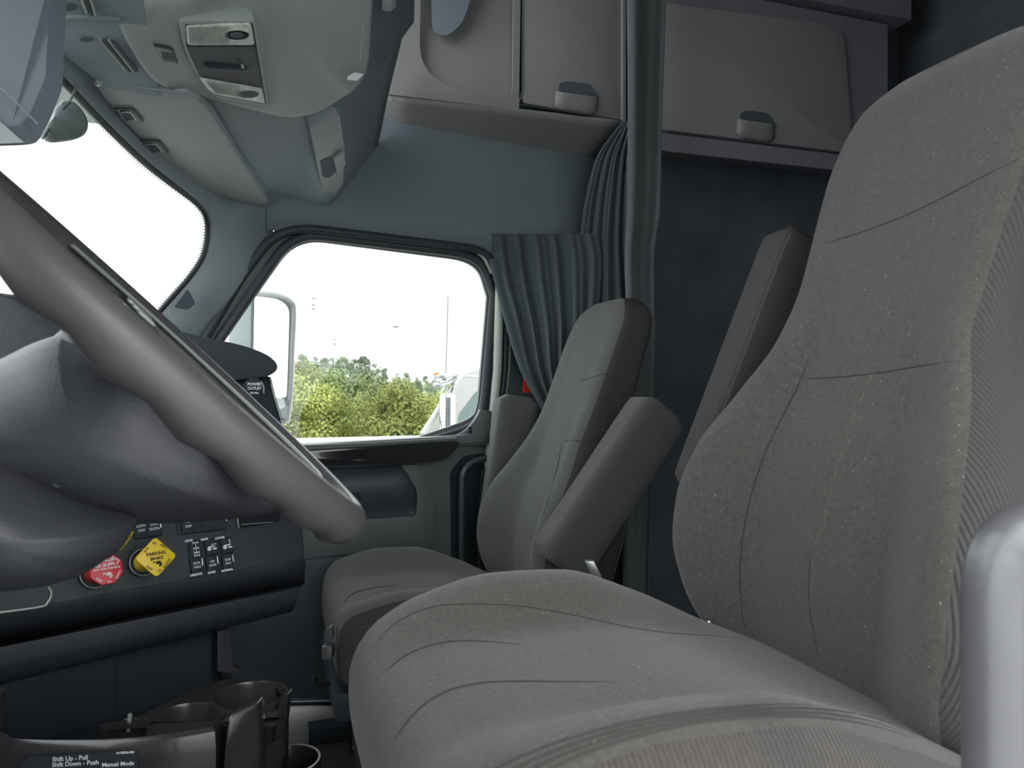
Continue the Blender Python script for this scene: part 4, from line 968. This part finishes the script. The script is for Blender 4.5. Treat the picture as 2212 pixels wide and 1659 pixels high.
seam(dbb, [(1735, 818), (1800, 815), (1900, 805), (1980, 792), (2060, 780)], dbk, .0009)
seam(dbb, [(1748, 770), (1725, 830), (1690, 900), (1650, 985), (1620, 1080), (1603, 1170), (1598, 1260), (1606, 1340), (1612, 1362)], dbk, .0010)
for seg in range(9):
    pth = pcurve([800, 900, 1000, 1100, 1180], [1888, 1845, 1812, 1786, 1768]); y0 = 805 + seg * 42
    seam(dbb, [(pth(y0), y0), (pth(y0 + 14), y0 + 14), (pth(y0 + 26), y0 + 26)], dbk, .0009, 'seamlt', .0006)
seam(dbb, [(1750, 1200), (1748, 1300), (1768, 1420)], dbk, .0007)
# seams, passenger
seam(pbb, [(1250, 824), (1290, 812), (1330, 800)], pbk, .0010)
seam(pbb, [(1325, 800), (1318, 860), (1305, 920), (1296, 950)], pbk, .0010)
seam(pbb, [(1215, 952), (1250, 952), (1296, 950)], pbk, .0010)
seam(pbb, [(1214, 952), (1206, 1000), (1190, 1060), (1170, 1120)], pbk, .0010)
seam(pbc, [(742, 1302), (760, 1284), (800, 1272), (860, 1264)], pcu, .0014)
# armrests
ad, advf = armrest(ds, V(.660, 1.03, .72), V(.848, 1.03, 1.15), .090, .070, 0, M['ribv'])
a2, a2vf = armrest(ps, V(.570, 1.42, .525), V(.812, 1.42, .850),   .122, .088, 0, M['ribz'])
a3, a3vf = armrest(ps, V(.635, 2.02, .50), V(.69, 2.02, .865), .12, .07, 0, M['fabric2'])
# side wing panel of the passenger backrest shows as its bolster; buckles, knobs
bkp = U(1283, 1225, 1.15)
obj('buckle', box(U(1281, 1228, 1.2), (.016, .012, .03), (RT, FW, (UP - RT * .5).normalized())), M['metal'], ps, bevel=.003)
obj('adjuster_knob', box(U(1522, 1350, 1.02), (.022, .012, .010), ((RT + UP * .5).normalized(), FW, (UP - RT * .5).normalized())), M['chrome'], ds, bevel=.003)
kp = U(709, 1406, 1.50); obj('recline_knob', box(kp, (.022, .03, .028), (RT, FW, UP)), M['handle'], ps, bevel=.005)
obj('side_lever', prism(fillet([U(700, 1362, 1.5), U(716, 1352, 1.5), U(718, 1384, 1.5), U(700, 1388, 1.5)], .006), FW * .02), M['handle'], ps, bevel=.003)
obj('side_cover', prism(fillet([U(735, 1412, 1.5), U(790, 1412, 1.5), U(790, 1452, 1.5), U(752, 1450, 1.5)], [.004, 0, 0, .02]), FW * .03), M['tray'], ps, bevel=.003)
obj('slide_bar', tube(catmull([U(682, 1460, 1.6), U(684, 1474, 1.6), U(730, 1478, 1.6)], 4), .006, 8), M['gloss'], ps)
for y in (1505, 1576, 1616):
    q = U(770, y, 1.78); obj('bolt', tube([q, q + UP * .008], .009, 6), M['metal'], ps, smooth=False)
obj('rail_block', prism([U(754, 1500, 1.8), U(790, 1500, 1.8), U(790, 1648, 1.8), U(754, 1648, 1.8)], FW * .05), M['gloss'], ps, bevel=.004)

# near grab handle
gh = catmull([U(2148, 1900, .44), U(2148, 1500, .44), U(2146, 1330, .44), U(2150, 1250, .44), U(2166, 1195, .44), U(2200, 1158, .44), U(2260, 1142, .45), U(2420, 1140, .5)], 8)
tag(obj('grab_handle', tube(gh, .0172, 20), M['handle']), 'thick silver grey grab handle rising in the lower right corner', 'grab handle')

# ================================================================== OUTSIDE
gz = -1.30
struct('ground', join(box((0, 2.2, gz - .05), (90, 58, .1))), M['lot'], 'pale concrete truck lot outside', 'ground', smooth=False)
rows = []
for j in range(14):
    y = 32 + j * 16
    row = []
    for i in range(25):
        x = -120 + i * 12
        h = gz - 6 * sstep(32, 50, y) + (14.5 * sstep(90, 200, y) * (1.0 - .45 * sstep(-25, 45, x - (y - 150) * .0)))
        row.append(V(x, y, h + random.uniform(-.3, .3)))
    rows.append(row)
hill = grid(rows); struct('hillside', hill, M['grass'], 'green hillside behind the trees', 'hill')
bh = bvh_of(hill)
def ground_z(x, y):
    h = bh.ray_cast(V(x, y, 100), V(0, 0, -1)); return h[0].z if h[0] else gz
def crown_mesh(seed, R, H, nb, nl, ls):
    rnd = random.Random(seed); vs, fs = [], []
    for b_ in range(nb):
        a_ = rnd.uniform(0, 2 * math.pi); hh = rnd.uniform(.18, 1.0); rad = R * (1 - .75 * (hh - .3) ** 2 * 1.6) * rnd.uniform(.25, .8)
        c_ = V(rad * math.cos(a_), rad * math.sin(a_), H * hh); rb_ = R * rnd.uniform(.28, .5)
        for l in range(nl):
            d_ = V(rnd.gauss(0, 1), rnd.gauss(0, 1), rnd.gauss(0, 1)).normalized(); p = c_ + V(d_.x, d_.y, d_.z * .8) * rb_ * rnd.uniform(.75, 1.05)
            n_ = (d_ + V(rnd.uniform(-.6, .6), rnd.uniform(-.6, .6), rnd.uniform(-.3, .8))).normalized(); u_ = n_.orthogonal().normalized(); v_ = n_.cross(u_); s_ = ls * rnd.uniform(.6, 1.4)
            k = len(vs); vs += [p - u_ * s_, p - v_ * s_ * .6, p + u_ * s_, p + v_ * s_ * .6]; fs.append((k, k + 1, k + 2, k + 3))
    return vs, fs
def tree_proto(nm, seed, R, H, m, nb=16, nl=110, ls=.22, label='', group=''):
    e = empty(nm, (0, 0, 0), label, 'tree', group)
    cr = obj('crown', crown_mesh(seed, R, H, nb, nl, ls), m, e, smooth=False)
    tk_ = obj('trunk', tube([V(0, 0, -.5), V(.1, 0, H * .35), V(0, .1, H * .7)], [R * .07, R * .05, R * .02], 8), M['bark'], e)
    return e
def copy_tree(o):
    c_ = o.copy(); C.objects.link(c_)
    for ch in o.children:
        k = ch.copy(); C.objects.link(k); k.parent = c_
    return c_
def plant(proto, first, px, d, ztop, H, rz):
    o = proto if first else copy_tree(proto)
    p = U(px, 829, d); z0 = ground_z(p.x, p.y); sc = max(.3, (ztop - z0) / H)
    o.location = (p.x, p.y, z0); o.rotation_euler = (0, 0, rz); o.scale = (sc * random.uniform(.9, 1.15), sc * random.uniform(.9, 1.15), sc)
    return o
kinds = [
    ('bright_tree', [tree_proto('bright_tree', s_, 3.0, 7.0, M['leaf1'], 22, 360, .095, 'bright yellow-green tree in the front row beyond the lot', 'front row trees') for s_ in (1, 2)], 7.0),
    ('green_tree', [tree_proto('green_tree', s_, 3.2, 7.5, M['leaf2'], 18, 260, .14, 'mid green tree standing behind the front row', 'middle trees') for s_ in (3, 4)], 7.5),
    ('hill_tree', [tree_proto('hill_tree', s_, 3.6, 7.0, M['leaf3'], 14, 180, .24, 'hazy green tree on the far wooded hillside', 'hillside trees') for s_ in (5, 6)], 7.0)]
used = {}
crest = pcurve([400, 560, 640, 720, 780, 830, 870, 940, 1000, 1100, 1200], [760, 768, 768, 774, 774, 796, 806, 818, 830, 838, 840])
front = [(612, 822), (650, 806), (698, 848), (742, 872), (790, 880), (848, 842), (876, 854), (914, 866), (958, 868), (990, 880)]
front += [(560, 850), (500, 858), (430, 850), (350, 862), (1060, 880)]
for i, (px, py) in enumerate(front):
    k = i % 2; pr = kinds[0][1][k]; d_ = 52 + random.uniform(-5, 5); plant(pr, not used.get(('a', k)), px, d_, .9 + (829.5 - py) / FPX * d_, 7.0, i * 1.7); used[('a', k)] = 1
for i in range(20):
    px = 380 + i * 35 + random.uniform(-8, 8); k = i % 2; d_ = 82 + random.uniform(-10, 10); py = crest(px) + random.uniform(28, 48)
    plant(kinds[1][1][k], not used.get(('b', k)), px, d_, .9 + (829.5 - py) / FPX * d_, 7.5, i * 2.1); used[('b', k)] = 1
i = 0
for d_, dy, st_ in ((190, 0, 22), (165, 12, 26), (135, 26, 32)):
    px = 420
    while px < 1060:
        k = i % 2; dd_ = d_ + random.uniform(-8, 8); py = crest(px) + dy + random.uniform(-2, 8)
        o = plant(kinds[2][1][k], not used.get(('c', k)), px, dd_, .9 + (829.5 - py) / FPX * dd_, 7.0, i * 1.3); used[('c', k)] = 1
        i += 1; px += st_ * random.uniform(.8, 1.2)
# far light poles
for px, py0, arms in ((677, 645, (0, 14, 22)), (723, 733, (0, 10)), (855, 706, (0,))):
    d_ = 95; b_ = U(px, 829, d_); top = U(px, py0, d_); e = empty('light_pole', (b_.x, b_.y, ground_z(b_.x, b_.y)), {677: 'tallest pale pole with stacked crossarms at the left of the window', 723: 'short faint pole top just left of the hill crest', 855: 'pale pole with a flat T-shaped head above the middle of the window'}[px], 'pole')
    obj('pole_shaft', tube([V(b_.x, b_.y, ground_z(b_.x, b_.y)), top], .04, 8), M['pole'], e)
    for a_ in arms:
        q = U(px, py0 + a_, d_ - .1); w_ = {677: .5, 723: .3, 855: .85}[px]
        obj('lamp_head', box(q, (w_, .15, .22), (RT, FW, UP)), M['mast'], e, smooth=False)
        obj('lamp_neck', box(q - UP * .18, (.10, .10, .22), (RT, FW, UP)), M['mhouse'], e, smooth=False)

# exterior mirror
em = empty('exterior_mirror', U(590, 920, 2.35), 'chrome-edged door mirror outside the passenger window', 'mirror')
mb0 = U(590, 750, 2.36)
def EM(px, py, off=0.0): return PL(px, py, mb0, V(0.75, -0.66, 0).normalized(), off)
mdir = V(0.75, -0.66, 0).normalized()
face = fillet([EM(550, 640), EM(600, 645), EM(625, 664), EM(620, 858), EM(600, 860), EM(546, 845)], [.01, .03, .03, .015, .01, .01])
# tilted a touch upwards so that it mirrors the sky
obj('mirror_glass', (face, [tuple(range(len(face)))]), M['mirror'], em, smooth=False)
hsg = fillet([EM(543, 628, -.004), EM(606, 634, -.004), EM(638, 660, -.004), EM(632, 820, -.004), EM(622, 915, -.004), EM(560, 925, -.004), EM(540, 845, -.004)], [.01, .04, .04, .01, .01, .02, .01])
obj('mirror_housing', prism(hsg, -mdir * 0.09), M['mhouse'], em, bevel=.01)
obj('mirror_bezel', tube(catmull([EM(548, 633), EM(580, 634), EM(606, 639), EM(626, 650), EM(634, 672), EM(630, 760), EM(626, 856), EM(618, 912)], 6), [.011] * 43, 10), M['satin'], em)
obj('lower_glass', prism(fillet([EM(596, 866, .003), EM(622, 862, .003), EM(616, 905, .003), EM(592, 895, .003)], .01), mdir * .004), M['mhouse'], em)
obj('mirror_arm', tube([EM(600, 900, -.04), EM(595, 950, -.05), D(575, 985, -.04)], .018, 10), M['mhouse'], em)
obj('signal_lamp', prism(fillet([EM(592, 858, .008), EM(608, 862, .008), EM(612, 878, .008), EM(596, 886, .008)], .004), mdir * .01), M['white'], em)
obj('housing_back', prism([EM(543, 650, -.1), EM(543, 760, -.1), EM(498, 745, -.1), EM(505, 705, -.1)], -mdir * .01), M['mhouse'], em)  # back side of the mirror housing, carried on to the left

# white truck parked alongside
wt_ = empty('parked_truck', U(960, 1200, 5.2), 'white truck parked beyond the window with chrome exhaust stack', 'truck')
d_ = 5.2
obj('truck_cab', prism([U(905, 945, 5.0), U(950, 868, 5.2), U(1000, 800, 5.6), U(1015, 792, 5.6), U(1080, 790, 5.6), U(1080, 1100, 5.6), U(905, 1100, 5.0)], V(.6, 1.6, 0)), M['wpaint'], wt_, bevel=.03)
obj('side_window', prism(fillet([U(983, 940, 4.95), U(990, 895, 5.0), U(1028, 845, 5.1), U(1036, 845, 5.1), U(1036, 935, 5.1)], .03), V(.02, .02, 0)), M['truckglass'], wt_)
obj('exhaust_stack', tube([U(966, 960, 4.7), U(967, 858, 4.7)], .053, 20), M['chrome'], wt_)
obj('stack_ring', tube([U(967, 859, 4.7), U(967, 851, 4.7)], [.053, .04], 20), M['metal'], wt_)
obj('hood_pillar', tube([U(912, 940, 4.6), U(935, 905, 4.7), U(955, 872, 4.8)], .02, 8), M['wpaint'], wt_)
obj('truck_mirror', tube(catmull([U(936, 822, 4.6), U(942, 812, 4.6), U(960, 813, 4.6), U(985, 808, 4.7), U(975, 822, 4.7), U(950, 832, 4.6), U(937, 830, 4.6)], 5), .016, 8), M['metal'], wt_)
obj('mirror_strut', tube(catmull([U(975, 850, 4.7), U(985, 825, 4.7), U(1005, 805, 4.8), U(1035, 795, 4.9)], 5), .010, 8), M['chrome'], wt_)
obj('mirror_strut', tube(catmull([U(955, 848, 4.7), U(975, 822, 4.7), U(1000, 812, 4.8), U(1035, 815, 4.9)], 5), .010, 8), M['metal'], wt_)
obj('marker_lamp', box(U(943, 808, 4.6), (.03, .03, .02), (RT, FW, (UP + RT * .4).normalized())), M['amber'], wt_)
obj('antenna', tube([U(963, 812, 4.7), U(968, 640, 4.7)], .0042, 6), M['mast'], wt_)
for k in range(4): obj('stack_decal', box(U(955, 884 + k * 9, 4.62), (.03 - .006 * (k % 2), .002, .004), (RT, FW, UP)), M['mast'], wt_, smooth=False)
